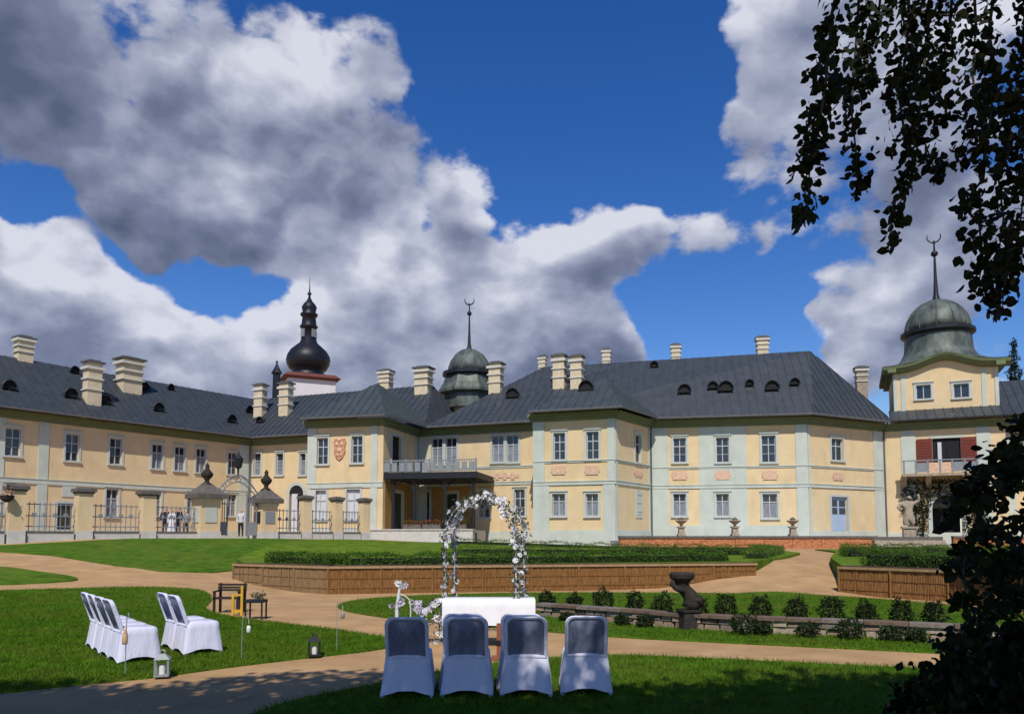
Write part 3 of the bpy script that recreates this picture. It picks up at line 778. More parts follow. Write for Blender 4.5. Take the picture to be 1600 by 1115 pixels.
# --- middle range with the balcony
oc = [op(S_C, 683, 17, 685, 726), op(S_C, 705, 17, 684, 725), op(S_C, 778, 18, 681, 722), op(S_C, 801, 18, 680, 722)]
ocl = [op(S_C, 757, 16, 766, 808), op(S_C, 812, 16, 764, 806)]
ocd = [op(S_C, 663, 16, 768, 826), op(S_C, 706, 17, 771, 828)]
wall(S_C, oc + ocl + ocd)
for o in oc: window(S_C, o, M_curtain)
for o in ocl: window(S_C, o, M_glass)
for o in ocd: door(S_C, o, M_darkdoor, 'dark glazed door under the balcony', 1)
trims(S_C, [(S_C.z(790, 757), S_C.z(790, 757) + .2, .06), (S_C.z(790, 731), S_C.z(790, 731) + .12, .05)], [(S_C.u(655), S_C.u(668))], 2.2)
relief(S_C, 789, 44, 738, 749)
cornice(S_C); downpipe(S_C, S_C.L - .12)
# --- second pavilion
o2 = [op(S_P2, 874, 18, 676, 718), op(S_P2, 926, 19, 674, 717)]; o2l = [op(S_P2, 873, 20, 771, 806), op(S_P2, 925, 19, 771, 806)]
wall(S_P2, o2 + o2l); wall(S_P2l, [])
for o in o2 + o2l: window(S_P2, o, M_glass if o in o2 else M_curtain, 2, 3 if o in o2 else 2)
o2s = [op(S_P2s, 997, 9, 679, 722)]; wall(S_P2s, o2s); window(S_P2s, o2s[0], M_glass, 1)
u, z = S_P2s.uz(998, 787); m = MB(); m.sbox(S_P2s, u - .55, u + .55, z - 1, z + 1, 0, .05); m.sbox(S_P2s, u - .38, u + .38, z - .8, z + .8, .05, .07); bw = m.part('blind_window', M_green, CH)
for k in (-.55, .1, .7):
    m = MB(); m.sbox(S_P2s, u - .36, u + .36, z + k - .04, z + k + .04, .07, .1); m.part('bar', M_surround, bw)
z1, z2 = S_P2.z(900, 757), S_P2.z(900, 722)
trims(S_P2, [(z1, z1 + .22, .08), (z2, z2 + .1, .06)], [(0, S_P2.u(851)), (S_P2.u(949), S_P2.L)], S_P2.z(900, 829), ends=(0, .06))
trims(S_P2s, [(z1 + .003, z1 + .223, .08), (z2 + .003, z2 + .103, .06)], [(0.06, .35), (S_P2s.L - .4, S_P2s.L)], S_P2.z(900, 829))
m = MB()
for a, b in ((S_P2.u(851), S_P2.u(858)), (S_P2.u(942), S_P2.u(949))): m.sbox(S_P2, a, b, S_P2.z(900, 829) + .06, z1, -.01, .045)
m.part('panel_frame', M_green, CH)
for x in (873, 925): relief(S_P2, x, 24, 727, 741)
relief(S_P2s, 997, 14, 733, 744)
cornice(S_P2l); cornice(S_P2, .25, .3); cornice(S_P2s, .1, 0); downpipe(S_P2s, S_P2s.L - .15)
# --- right range
orr = [op(S_R, 1062, 20, 684, 722), op(S_R, 1129, 20, 683, 722), op(S_R, 1201, 22, 680, 722)]; orl = [op(S_R, 1062, 20, 771, 806), op(S_R, 1129, 20, 771, 806), op(S_R, 1203, 23, 771, 809)]
wall(S_R, orr + orl)
for o in orr: window(S_R, o, M_glass)
for o in orl: window(S_R, o, M_curtain, 2, 2)
zr1, zr2 = S_R.z(1150, 762), S_R.z(1150, 731)
pb0, pb1 = S_R.u(1092), S_R.u(1166)
for zz in ((zr2 + .15, ZC), (2.6, zr1), (zr1 + .28, zr2)):
    m = MB()
    rects = [(pb0, pb1)]
    for o in orr + orl:
        pass
    lo, hi = zz
    oo = [o for o in (orr[1], orl[1]) if o[2] > lo - .2 and o[3] < hi + .2]
    if oo:
        o = oo[0]; s_ = .16
        m.sbox(S_R, pb0, o[0] - s_, lo, hi, -.01, .03); m.sbox(S_R, o[1] + s_, pb1, lo, hi, -.01, .03)
        m.sbox(S_R, o[0] - s_, o[1] + s_, o[3] + s_, hi, -.01, .03); m.sbox(S_R, o[0] - s_, o[1] + s_, lo, o[2] - .13, -.01, .03)
    else: m.sbox(S_R, pb0, pb1, lo, hi, -.01, .03)
    m.part('green_bay', M_green, CH)
trims(S_R, [(zr1, zr1 + .22, .08), (zr2, zr2 + .1, .06)], [(.05, S_R.u(1044)), (S_R.u(1243), S_R.L)], 2.6, ends=(0, .06))
for x in (1062, 1129, 1203): relief(S_R, x, 26, 735, 749)
cornice(S_R, 0, .25)
# --- oblique range with the blue door
o3 = op(S_3, 1308, 18, 685, 719); d3 = op(S_3, 1312, 25, 776, 836); wall(S_3, [o3, d3]); window(S_3, o3, M_glass, 2, 2)
door(S_3, d3, M_bluedoor, 'pale blue double door of the oblique range')
trims(S_3, [(zr1 + .003, zr1 + .223, .08), (zr2 + .003, zr2 + .103, .06)], [(.06, .3), (S_3.u(1364), S_3.L)], 2.2)
relief(S_3, 1309, 18, 738, 750); cornice(S_3, 0, 0); downpipe(S_3, S_3.L - .12)
# --- tower front
dT = op(S_T, 1479, 44, 684, 730); wall(S_T, [dT, op(S_T, 1480, 46, 786, 838)])
trims(S_T, [], [(S_T.u(1408), S_T.u(1430)), (S_T.u(1526), S_T.u(1548))], 2.1)
cornice(S_T, 0, .3); wall(S_Tr, []); cornice(S_Tr)
ox = [op(S_X, 1594, 12, 690, 725)]; wall(S_X, ox); window(S_X, ox[0]); cornice(S_X); trims(S_X, [(zr1, zr1 + .22, .08)], [(.3, 1.2)], 2.2)
w = door(S_T, dT, M_dark, 'dark balcony doorway with open oxblood shutters', 0)
for a, b in ((S_T.u(1432), dT[0] - .02), (dT[1] + .02, S_T.u(1526))):
    m = MB(); m.sbox(S_T, a, b, dT[2] + .1, dT[3], .07, .13)
    n_ = 9
    for k in range(n_):
        z0 = dT[2] + .22 + (dT[3] - dT[2] - .3) * k / n_; m.sbox(S_T, a + .1, b - .1, z0, z0 + .12, .13, .155)
    m.part('shutter', M_shutter, w)
m = MB(); u = S_T.u(1468); m.sbox(S_T, u - .13, u + .13, dT[2], dT[3] - .3, -.1, .02); m.part('curtain', M_blind, w)
dTl = op(S_T, 1480, 46, 786, 838); arch_gate(S_T, [dTl[0], dTl[1], dTl[2], dTl[3] - .3])

# --- roofs
ROOFS = []
def V3(p, z): return Vector((p[0], p[1], z))
def roof_poly(pts, e0, e1, material, seams=True, step=.62, name='roof', thick=.12):
    """one slope: polygon pts, seams running up from the eave e0-e1"""
    pts = [Vector(p) for p in pts]; n = (pts[1] - pts[0]).cross(pts[-1] - pts[0]).normalized()
    if n.z < 0: pts = pts[::-1]; n = -n
    k = len(pts); m = MB(); m.add(pts + [p - n * thick for p in pts], [tuple(range(k)), tuple(reversed(range(k, 2 * k)))] + [(i, k + i, k + (i + 1) % k, (i + 1) % k) for i in range(k)])
    r = m.part(name, material, CH); ROOFS.append((pts, n))
    if seams:
        e = n.cross(Vector((0, 0, 1))).normalized(); e0 = pts[0]; s = n.cross(e).normalized()
        if s.z < 0: s = -s
        q = [((p - Vector(e0)).dot(e), (p - Vector(e0)).dot(s), (p - Vector(e0)).dot(n)) for p in pts]
        lo, hi = min(a[0] for a in q), max(a[0] for a in q); t = lo + step * .5; m = MB()
        while t < hi:
            cr = []
            for i in range(k):
                a, b = q[i], q[(i + 1) % k]
                if (a[0] - t) * (b[0] - t) < 0:
                    w_ = (t - a[0]) / (b[0] - a[0]); cr.append((a[1] + (b[1] - a[1]) * w_, a[2] + (b[2] - a[2]) * w_))
            if len(cr) >= 2:
                cr.sort(); (s0, n0), (s1, n1) = cr[0], cr[-1]
                A = Vector(e0) + e * t + s * s0 + n * n0; B = Vector(e0) + e * t + s * s1 + n * n1
                if (B - A).length > .2: m.obox((A + B) / 2 + n * .02, e, (B - A).normalized(), n, .022, (B - A).length / 2, .035)
            t += step
        if m.v: m.part('roof_seam', M_roof if material is M_roof else material, r)['kind'] = 'stuff'
    return r

RZ = 15.3; DEP = 5.8
def inset(s, k): return Seg(s.a - s.n * k, s.b - s.n * k)
rA, rB = inset(eA, DEP), inset(eB, DEP)
J = meet(rA, rB); cE = meet(eA, eB)
A0e = A_far; A0r = A_far - eA.n * DEP
roof_poly([V3(A0e, EAVE), V3(cE, EAVE), V3(J, RZ), V3(A0r, RZ)], V3(A0e, EAVE), V3(cE, EAVE), M_roof)
bkA = inset(eA, 2 * DEP); bkB = inset(eB, 2 * DEP); Jb = meet(bkA, bkB)
roof_poly([V3(A_far - eA.n * 2 * DEP, EAVE), V3(A0r, RZ), V3(J, RZ), V3(Jb, EAVE)], V3(A0r, EAVE), V3(Jb, EAVE), M_roof, False)
Bend = eB.b - eB.d * .6 ; BendR = Bend - eB.n * DEP
roof_poly([V3(cE, EAVE), V3(Bend, EAVE), V3(BendR, RZ), V3(J, RZ)], V3(cE, EAVE), V3(Bend, EAVE), M_roof) if False else None
Bm = eB.a + eB.d * eB.u(664, 665); BmR = rB.a + rB.d * rB.u(676, 612)
roof_poly([V3(cE, EAVE), V3(Bm, EAVE), V3(BmR, RZ), V3(J, RZ)], V3(cE, EAVE), V3(Bm, EAVE), M_roof)
roof_poly([V3(Bm, EAVE), V3(Bm - eB.n * 2 * DEP, EAVE), V3(BmR, RZ)], V3(Bm, EAVE), V3(Bm - eB.n * DEP, EAVE), M_roof)
roof_poly([V3(Jb, EAVE), V3(J, RZ), V3(BmR, RZ), V3(Bm - eB.n * 2 * DEP, EAVE)], V3(J, EAVE), V3(BmR, EAVE), M_roof, False)
# first pavilion: pyramid
ap1 = at_y(590, 598, 59.2)
P1e = [V3(eP1.a, EAVE), V3(eP1.b, EAVE), V3(eB.a + eB.d * eB.u(666, 664), EAVE + .02)]
bl1 = V3(eP1.a - eP1.n * 7.5, EAVE); br1 = P1e[2] - V3(eP1.n, 0) * 3.5
roof_poly([P1e[0], P1e[1], ap1], P1e[0], P1e[1], M_roof_teal); roof_poly([P1e[1], P1e[2], ap1], P1e[1], P1e[2], M_roof_teal)
roof_poly([P1e[2], br1, ap1], P1e[2], br1, M_roof_teal); roof_poly([bl1, P1e[0], ap1], bl1, P1e[0], M_roof_teal)
# main block
MZ = 16.5
RS, RE = at_z(850, 573, MZ), at_z(1265, 548, MZ)
M0 = V3(Bm, EAVE); M1 = V3(meet(eB, eR), EAVE); M2 = V3(meet(eR, eP3), EAVE); M3 = V3(meet(eP3, eT), EAVE)
K = RS + (RE - RS) * .36
roof_poly([M0, M1, K], M0, M1, M_roof); roof_poly([M0, K, RS], M0, M0 + (M1 - M0), M_roof)
roof_poly([M1, M2, RE], M1, M2, M_roof); roof_poly([M1, RE, K], M1, M2, M_roof)
nb = Vector((-eB.n.x, -eB.n.y, 0)); Mb0 = M0 + nb * 14; Mb2 = Vector((33.5, 68.5, 11.6))
roof_poly([M0, RS, Mb0], M0, Mb0, M_roof, False); roof_poly([Mb0, RS, RE, Mb2], Mb0, Mb2, M_roof, False)
T3 = M3 + Vector((2.5, 5.5, 1.2))
roof_poly([M2, M3, RE], M2, M3, M_roof); roof_poly([M3, T3, RE], M3, T3, M_roof); roof_poly([T3, Mb2, RE], T3, Mb2, M_roof, False)
# second pavilion: hipped, running back into the main slope
ap2 = at_y(944, 591, 56.6)
Q0, Q1, Q2 = V3(eP2.a, EAVE), V3(meet(eP2, eP2s), EAVE), V3(eP2s.b, EAVE)
bk2 = ap2 + Vector((-eP2.n.x, -eP2.n.y, 0)) * 6; Ql = Q0 - V3(eP2.n, 0) * 6; Qr = Q2 + Vector((.4, 1.5, 0))
roof_poly([Q0, Q1, ap2], Q0, Q1, M_roof_teal); roof_poly([Q1, Q2, ap2], Q1, Q2, M_roof_teal); roof_poly([Q2, Qr, bk2, ap2], Q2, Qr, M_roof_teal, False); roof_poly([Ql, Q0, ap2, bk2], Ql, Q0, M_roof_teal)
# gutters
for a, b in [(V3(A0e, EAVE), V3(cE, EAVE)), (V3(cE, EAVE), V3(eP1.a, EAVE) if False else V3(Bm, EAVE)), (P1e[0], P1e[1]), (P1e[1], P1e[2]), (M0, M1), (Q0, Q1), (Q1, Q2), (M1, M2), (M2, M3)]:
    m = MB(); d_ = (b - a).normalized(); m.tube([a + Vector((0, 0, -.1)), b + Vector((0, 0, -.1))], .09, 6); m.part('gutter', M_chimcap, CH)

# --- clock-less tower over the right end
def tower():
    s = S_T; uc = s.u(1478, 610); ang = math.atan2(s.d.y, s.d.x)
    e0, e1 = M3, V3(s.b + s.n * OV + s.d * .8, EAVE); za = 11.75
    roof_poly([e0, e1, e1 - V3(s.n, 0) * 2.0 + Vector((0, 0, 1.05)), e0 - V3(s.n, 0) * 2.0 + Vector((0, 0, 1.05))], e0, e1, M_roof)
    e2 = V3(S_X.b + S_X.n * OV, EAVE); e1b = V3(S_X.a + S_X.n * OV, EAVE)
    roof_poly([e1b, e2, e2 - V3(s.n, 0) * 6 + Vector((0, 0, 4.2)), e1b - V3(s.n, 0) * 6 + Vector((0, 0, 4.2))], e1b, e2, M_roof)
    roof_poly([e1, e1b + V3(s.d, 0) * .7, e1b - V3(s.n, 0) * 1 + Vector((0, 0, 1)), e1 - V3(s.n, 0) * 2.0 + Vector((0, 0, 1.05))], e1, e1b, M_roof, False)
    # attic storey, set back from the front
    f = s.shifted(.95)
    u0, u1 = f.u(1396, 610), f.u(1561, 610); zb, zt = f.z(1478, 640), f.z(1478, 578)
    F = Seg(f.p(u0, 0, 0)[:2], f.p(u1, 0, 0)[:2])
    os_ = [op(F, 1443, 23, 601, 623), op(F, 1502, 24, 599, 621)]
    wall(F, os_, 'attic_wall', zb - .8, zt)
    for o in os_: window(F, o, M_curtain, 2, 1, .17)
    Dp = F.L
    for a, b in ((F.b, F.b - F.n * Dp), (F.b - F.n * Dp, F.a - F.n * Dp), (F.a - F.n * Dp, F.a)):
        wall(Seg(a, b), [], 'attic_wall', zb - .8, zt)
    for a, b in ((.0, .25), (F.u(1411), F.u(1418)), (F.u(1538), F.u(1545)), (F.L - .25, F.L)): m = MB(); m.sbox(F, a, b, zb - .3, zt, -.01, .05); m.part('attic_pilaster', M_green, CH)
    # curved cornice: level at the sides, arched over the middle
    m = MB(); n = 28; rows = []
    cz = lambda t: zt + .8 * math.exp(-((t - .5) / .2) ** 2)
    wallu = []
    for i in range(n + 1):
        t = i / n; u = -.75 + (F.L + 1.5) * t; z = cz(t)
        rows.append([F.p(u, .0, z - .05), F.p(u, .35, z), F.p(u, .7, z + .3), F.p(u, .75, z + .48), F.p(u, -.6, z + .55)])
    for i in range(n):
        for j in range(4): m.add([rows[i][j], rows[i + 1][j], rows[i + 1][j + 1], rows[i][j + 1]], [(0, 1, 2, 3)])
    m.part('curved_cornice', M_cornice, CH)
    m = MB()
    for i in range(n):
        t, t2 = i / n, (i + 1) / n; ua, ub = -.75 + (F.L + 1.5) * t, -.75 + (F.L + 1.5) * t2
        ua, ub = max(0, ua), min(F.L, ub)
        if ub > ua: m.add([F.p(ua, .001, zt), F.p(ub, .001, zt), F.p(ub, .001, cz(t2)), F.p(ua, .001, cz(t))], [(0, 1, 2, 3)])
    m.part('pediment_field', M_yellow, CH)
    for a, b in ((F.b, F.b - F.n * Dp), (F.a - F.n * Dp, F.a)):
        g_ = Seg(a, b); m = MB(); m.sbox(g_, -.7, g_.L + .7, zt, zt + .25, -.2, .4); m.sbox(g_, -.7, g_.L + .7, zt + .25, zt + .5, -.2, .72); m.part('side_cornice', M_cornice, CH)
    # bell-shaped copper roof on a square plan turning octagonal
    c = F.p(F.L / 2, -Dp / 2, 0); h0 = F.L / 2 + .75
    zz = lambda y: at_y(1470, y, c.y).z
    zn, zd, ztop = zz(521), zz(519), zz(472)
    prof = [(1.0, zt + .5), (.86, zt + .75), (.74, zt + 1.15), (.65, zt + 1.65), (.585, zt + 2.2), (.56, zn - .05)]
    m = MB(); N_ = 32; rings = []
    for k_, z in prof:
        sq = max(0, min(1, (k_ - .6) / .4)); ring = []
        for i in range(N_):
            t = 2 * math.pi * i / N_ + ang; ct, st = math.cos(t - ang), math.sin(t - ang)
            rsq = 1 / max(abs(ct), abs(st)); r = h0 * k_ * lerp(1.0, rsq, sq)
            # the front and back edges lift over the arched cornice
            lift = .7 * max(0, k_ - .7) / .3 * math.exp(-((ct * rsq) / .42) ** 2) * (abs(st) > abs(ct)) if k_ > .7 else 0
            ring.append(Vector((c.x + r * math.cos(t), c.y + r * math.sin(t), z + lift)))
        rings.append(ring)
    vs = [v for r in rings for v in r]
    m.add(vs, [(j * N_ + i, j * N_ + (i + 1) % N_, (j + 1) * N_ + (i + 1) % N_, (j + 1) * N_ + i) for j in range(len(prof) - 1) for i in range(N_)])
    br = m.part('bell_roof', M_copper, CH, True)
    rr = 2.35
    m = MB(); m.lathe((c.x, c.y, 0), [(rr * 1.0, zn - .4), (rr * 1.16, zn - .15), (rr * 1.16, zn + .1), (rr * 1.02, zn + .2)], 24); m.part('collar', M_iron, br)
    H = ztop - zn
    m = MB(); m.lathe((c.x, c.y, zn + .15), [(rr * 1.02, 0), (rr * 1.0, H * .2), (rr * .93, H * .42), (rr * .78, H * .66), (rr * .55, H * .84), (rr * .28, H * .96), (.15, H * 1.02)], 24); dm = m.part('dome', M_copper, CH, True)
    for i in range(12):
        t = 2 * math.pi * i / 12; m = MB()
        m.tube([(c.x + r * 1.01 * math.cos(t), c.y + r * 1.01 * math.sin(t), zn + .15 + z) for r, z in [(rr * 1.02, 0), (rr * 1.0, H * .2), (rr * .93, H * .42), (rr * .78, H * .66), (rr * .55, H * .84), (rr * .28, H * .96)]], .045, 5); m.part('rib', M_copper, dm)
    spire((c.x, c.y), ztop, zz(362), .3, ang)
    # finial of another gable, to the right and behind
    return F, c

def spire(c, z0, z1, r, ang=0.0):
    H = z1 - z0; m = MB()
    m.lathe((c[0], c[1], z0), [(r * 1.3, -.1), (r * 1.0, .15), (r * .62, H * .12), (r * .4, H * .35), (r * .3, H * .6), (r * .25, H * .66)], 10)
    m.lathe((c[0], c[1], z0 + H * .64), [(r * .2, 0), (r * .75, H * .02), (r * .95, H * .045), (r * .75, H * .07), (r * .25, H * .09)], 12)
    m.lathe((c[0], c[1], z0 + H * .72), [(r * .25, 0), (r * .2, H * .1), (r * .45, H * .12), (r * .2, H * .15)], 8)
    s = m.part('spire', M_iron, CH, True)
    # crescent
    R_ = H * .085; cz = z0 + H * .93; m = MB()
    m.tube([(c[0] + math.cos(ang) * R_ * math.cos(t), c[1] + math.sin(ang) * R_ * math.cos(t), cz + R_ * math.sin(t)) for t in [math.pi * (1.0 - .12 + 1.24 * k / 14) + 0 for k in range(15)]], [.02 + .09 * r * 4 * math.sin(math.pi * (k + .6) / 15.5) * .5 for k in range(15)], 6)
    m.part('crescent', M_iron, s)
F_T, c_T = tower()

def lantern_dome():
    c = at_y(733, 600, 70); zz = lambda y: at_y(733, y, 70).z; rr = 33 * 70 / 1200
    m = MB(); m.lathe((c.x, c.y, 0), [(rr * 1.25, zz(640)), (rr * 1.25, zz(620)), (rr * 1.5, zz(616)), (rr * 1.5, zz(612)), (rr * 1.3, zz(602)), (rr * 1.16, zz(590))], 8, R(22)); b = m.part('lantern_base', M_copper, CH)
    m = MB(); m.lathe((c.x, c.y, 0), [(rr * 1.1, zz(590)), (rr * 1.28, zz(588)), (rr * 1.28, zz(583)), (rr * 1.05, zz(581))], 16); m.part('collar', M_iron, b)
    H = zz(545) - zz(582)
    m = MB(); m.lathe((c.x, c.y, zz(582)), [(rr * 1.0, 0), (rr * .97, H * .25), (rr * .86, H * .5), (rr * .66, H * .75), (rr * .35, H * .93), (.12, H * 1.02)], 20); d = m.part('dome', M_copper, CH, True)
    for i in range(10):
        t = 2 * math.pi * i / 10; m = MB()
        m.tube([(c.x + r * 1.01 * math.cos(t), c.y + r * 1.01 * math.sin(t), zz(582) + z) for r, z in [(rr * 1.0, 0), (rr * .97, H * .25), (rr * .86, H * .5), (rr * .66, H * .75), (rr * .35, H * .93)]], .04, 5); m.part('rib', M_copper, d)
    spire((c.x, c.y), zz(548), zz(463), .24)
lantern_dome()

# --- chimneys, dormers
def cast(x, y):
    d = ray(x, y); best = None
    for pts, n in ROOFS:
        den = d.dot(n)
        if abs(den) < 1e-6: continue
        t = (pts[0] - EYE).dot(n) / den
        if t <= 0: continue
        q = EYE + d * t; ok = True; k = len(pts)
        for i in range(k):
            if (pts[(i + 1) % k] - pts[i]).cross(q - pts[i]).dot(n) < -1e-4: ok = False; break
        if ok and (best is None or t < best[0]): best = (t, q, n)
    return best

def chimney(x, y0, y1, w, ang, Y=None, material=M_chim, deep=None):
    h = cast(x, y1)
    if Y is None and h: p = h[1]
    else: p = at_y(x, y1, Y or 66)
    zt = at_y(x, y0, p.y).z; hw = w * p.y / 1200 / 2 * .82; hd = deep or hw * .8; H = zt - p.z
    m = MB(); c = (p.x, p.y + hd * .6); m.rot(c, hw * .88, hd * .88, p.z - 1.6, zt - .12, ang); ch = m.part('chimney', material, CH)
    for zf, t, k in ((.30, .09, 1.05), (.56, .12, 1.06), (.80, .2, 1.14)):
        z = p.z + H * zf
        m = MB(); m.rot(c, hw * k, hd * k, z, z + t, ang); m.part('band', M_chimband, ch)
    m = MB(); m.rot(c, hw * 1.18, hd * 1.18, zt - .12, zt, ang); m.rot(c, hw * .7, hd * .7, zt, zt + .12, ang); m.part('cap', M_chimcap, ch)
aA, aB, aR = math.atan2(eA.d.y, eA.d.x), math.atan2(eB.d.y, eB.d.x), math.atan2(eR.d.y, eR.d.x)
for c_ in [(33, 526, 561, 30, aA), (140, 564, 629, 30, aA), (197, 559, 609, 42, aA), (405, 600, 650, 22, aB), (445, 597, 648, 24, aB),
           (602, 578, 606, 25, aB, 70), (661, 573, 614, 32, aB), (775, 566, 612, 27, aB), (848, 556, 582, 15, aB, 68), (875, 554, 606, 26, aB), (902, 555, 606, 25, aB),
           (948, 545, 572, 17, aR, 67), (1057, 538, 566, 19, aR, 65), (1193, 526, 554, 23, aR, 62.5)]: chimney(*c_)
chimney(1348, 573, 606, 22, aR, 68, M_stone)

def dormer(x, y, w, ang):
    h = cast(x, y)
    if not h: return
    p, n = h[1], h[2]; hw = w * p.y / 1200 / 2; u = Vector((math.cos(ang), math.sin(ang), 0)); f = Vector((n.x, n.y, 0)).normalized(); f = f if f.length else -u
    u = Vector((-f.y, f.x, 0)); m = MB(); prof = [(-1, 0), (1, 0), (1, .5), (.6, .95), (0, 1.12), (-.6, .95), (-1, .5)]
    fr_ = [p + u * hw * a + f * .55 + Vector((0, 0, hw * 1.25 * b - .25)) for a, b in prof]; bk = [v - f * 2.2 for v in fr_]; k = len(prof)
    m.add(fr_ + bk, [(i, (i + 1) % k, k + (i + 1) % k, k + i) for i in range(k)] + [tuple(reversed(range(k, 2 * k)))])
    d = m.part('dormer', M_roof, CH)
    m = MB(); m.add([v - f * .1 for v in fr_], [tuple(range(k))]); m.part('opening', M_dark, d)
    m = MB(); m.tube([v + f * .03 for v in fr_[1:]] + [fr_[0] + f * .03], .05, 5); m.part('rim', M_iron, d)
for x, y, w, a in [(10, 603, 20, aA), (106, 616, 20, aA), (160, 626, 18, aA), (112, 578, 14, aA), (220, 604, 16, aA), (243, 637, 17, aA), (357, 655, 16, aA), (262, 604, 11, aA), (385, 640, 14, aB), (412, 656, 12, aB),
                   (803, 617, 20, aB), (918, 606, 22, aR), (1069, 610, 19, aR), (1113, 603, 15, aR), (1133, 607, 22, aR), (1205, 605, 20, aR), (1240, 597, 14, aR), (1170, 598, 12, aR), (1023, 570, 12, aR)]: dormer(x, y, w, a)

# --- balcony and porch between the pavilions
def balcony():
    f0, f1 = at_y(597, 741, 56.2), at_y(745, 741, 54.8); zf = f0.z
    g_ = Seg(f0[:2], f1[:2]); dp = 6.0
    m = MB(); m.sbox(g_, 0, g_.L, zf - .12, zf + .12, -dp, .0); m.sbox(g_, -.1, g_.L + .1, zf - .34, zf - .12, -dp, .06); b = m.part('balcony', M_iron, CH)
    m = MB(); m.sbox(g_, 0.05, g_.L - .05, zf + .95, zf + 1.03, -.1, -.04); m.part('handrail', M_rail, b)
    n = 40; m = MB()
    for i in range(n + 1):
        u = .06 + (g_.L - .12) * i / n; m.sbox(g_, u - .016, u + .016, zf + .12, zf + .95, -.085, -.055)
    m.part('baluster', M_rail, b)['kind'] = 'stuff'
    for i in range(5):
        u = .08 + (g_.L - .16) * i / 4; m = MB(); m.sbox(g_, u - .05, u + .05, zf + .12, zf + 1.1, -.12, -.02); m.part('railing_post', M_rail, b)
    for i in range(12):
        u = .35 + (g_.L - .7) * i / 11; m = MB(); m.sbox(g_, u - .2, u + .2, zf + .2, zf + .85, -.05, -.045 + .02); m.part('railing_panel', M_rail, b)
    for x in (612, 645, 693, 738):
        u = g_.u(x, 780); m = MB(); q = g_.p(u, -.35, 0)
        m.lathe((q.x, q.y, 0), [(.26, 1.0), (.26, 2.1), (.14, 2.2), (.12, zf - .8), (.2, zf - .6), (.26, zf - .35)], 10); m.part('porch_column', M_iron, b)
    for x0, x1 in ((612, 645), (645, 693), (693, 738)):   # braces
        for x, s_ in ((x0, 1), (x1, -1)):
            u = g_.u(x, 780); m = MB(); m.tube([g_.p(u, -.35, zf - 1.3), g_.p(u + s_ * .35, -.35, zf - .7), g_.p(u + s_ * .95, -.35, zf - .36)], .05, 5); m.part('brace', M_iron, b)
    zs = g_.z(640, 828)
    m = MB(); m.sbox(g_, g_.u(572), g_.u(742), .6, zs, -3.4, .55); m.sbox(g_, g_.u(572) - .05, g_.u(742) + .05, zs, zs + .08, -.1, .62); m.part('porch_step', M_plinth, b)
    rp = Seg(g_.p(0, .25, 0)[:2], g_.p(g_.L, .25, 0)[:2])
    return b, g_, zs
BAL, gB, zB = balcony()
M_porch_shade = mat('shade tone porch wall', (.36, .205, .065), .85, .15, 2, .3, 20, stain=.3)  # shade under the balcony painted as a darker wall colour
def porch_shade_panel(seg, ua, ub, za, zb, openings):  # thin panels added over the yellow wall to darken the porch
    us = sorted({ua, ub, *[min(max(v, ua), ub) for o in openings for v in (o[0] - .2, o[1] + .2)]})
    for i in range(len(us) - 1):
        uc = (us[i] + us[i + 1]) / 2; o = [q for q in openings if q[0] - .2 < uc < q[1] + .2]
        m = MB(); m.sbox(seg, us[i], us[i + 1], (o[0][3] + .26) if o else za, zb, -.01, .02); m.part('porch_shade_panel', M_porch_shade, BAL)
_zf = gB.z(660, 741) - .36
porch_shade_panel(S_C, .02, S_C.u(741, 780), 2.3, _zf, [o for o in ocd if True])
porch_shade_panel(S_P1s, .35, S_P1s.L - .02, 2.0, _zf, [op(S_P1s, 622, 14, 770, 826)])
for i, (x0, x1) in enumerate(((632, 660), (662, 690), (706, 730))):
    u0, u1 = gB.u(x0, 820), gB.u(x1, 820); c = gB.p((u0 + u1) / 2, .2, zB + .08)
    t = empty('flower_trough', c, '%s stone trough of red geraniums on the porch step' % ('leftmost', 'middle', 'rightmost')[i], 'planter', 'flower troughs on the porch step')
    m = MB(); m.sbox(gB, u0, u1, zB + .08, zB + .42, .05, .38); m.part('trough', M_stonecap, t)
    P = np.array([gB.p(random.uniform(u0, u1), random.uniform(.0, .42), zB + random.uniform(.4, .72))[:] for _ in range(420)])
    np_mesh('leaves', leaf_quads(P[:220], .1, rng), 3, M_hedge, t, kind='stuff'); np_mesh('blooms', leaf_quads(P[220:], .09, rng, -.5, .9), 3, M_redflower, t, kind='stuff')

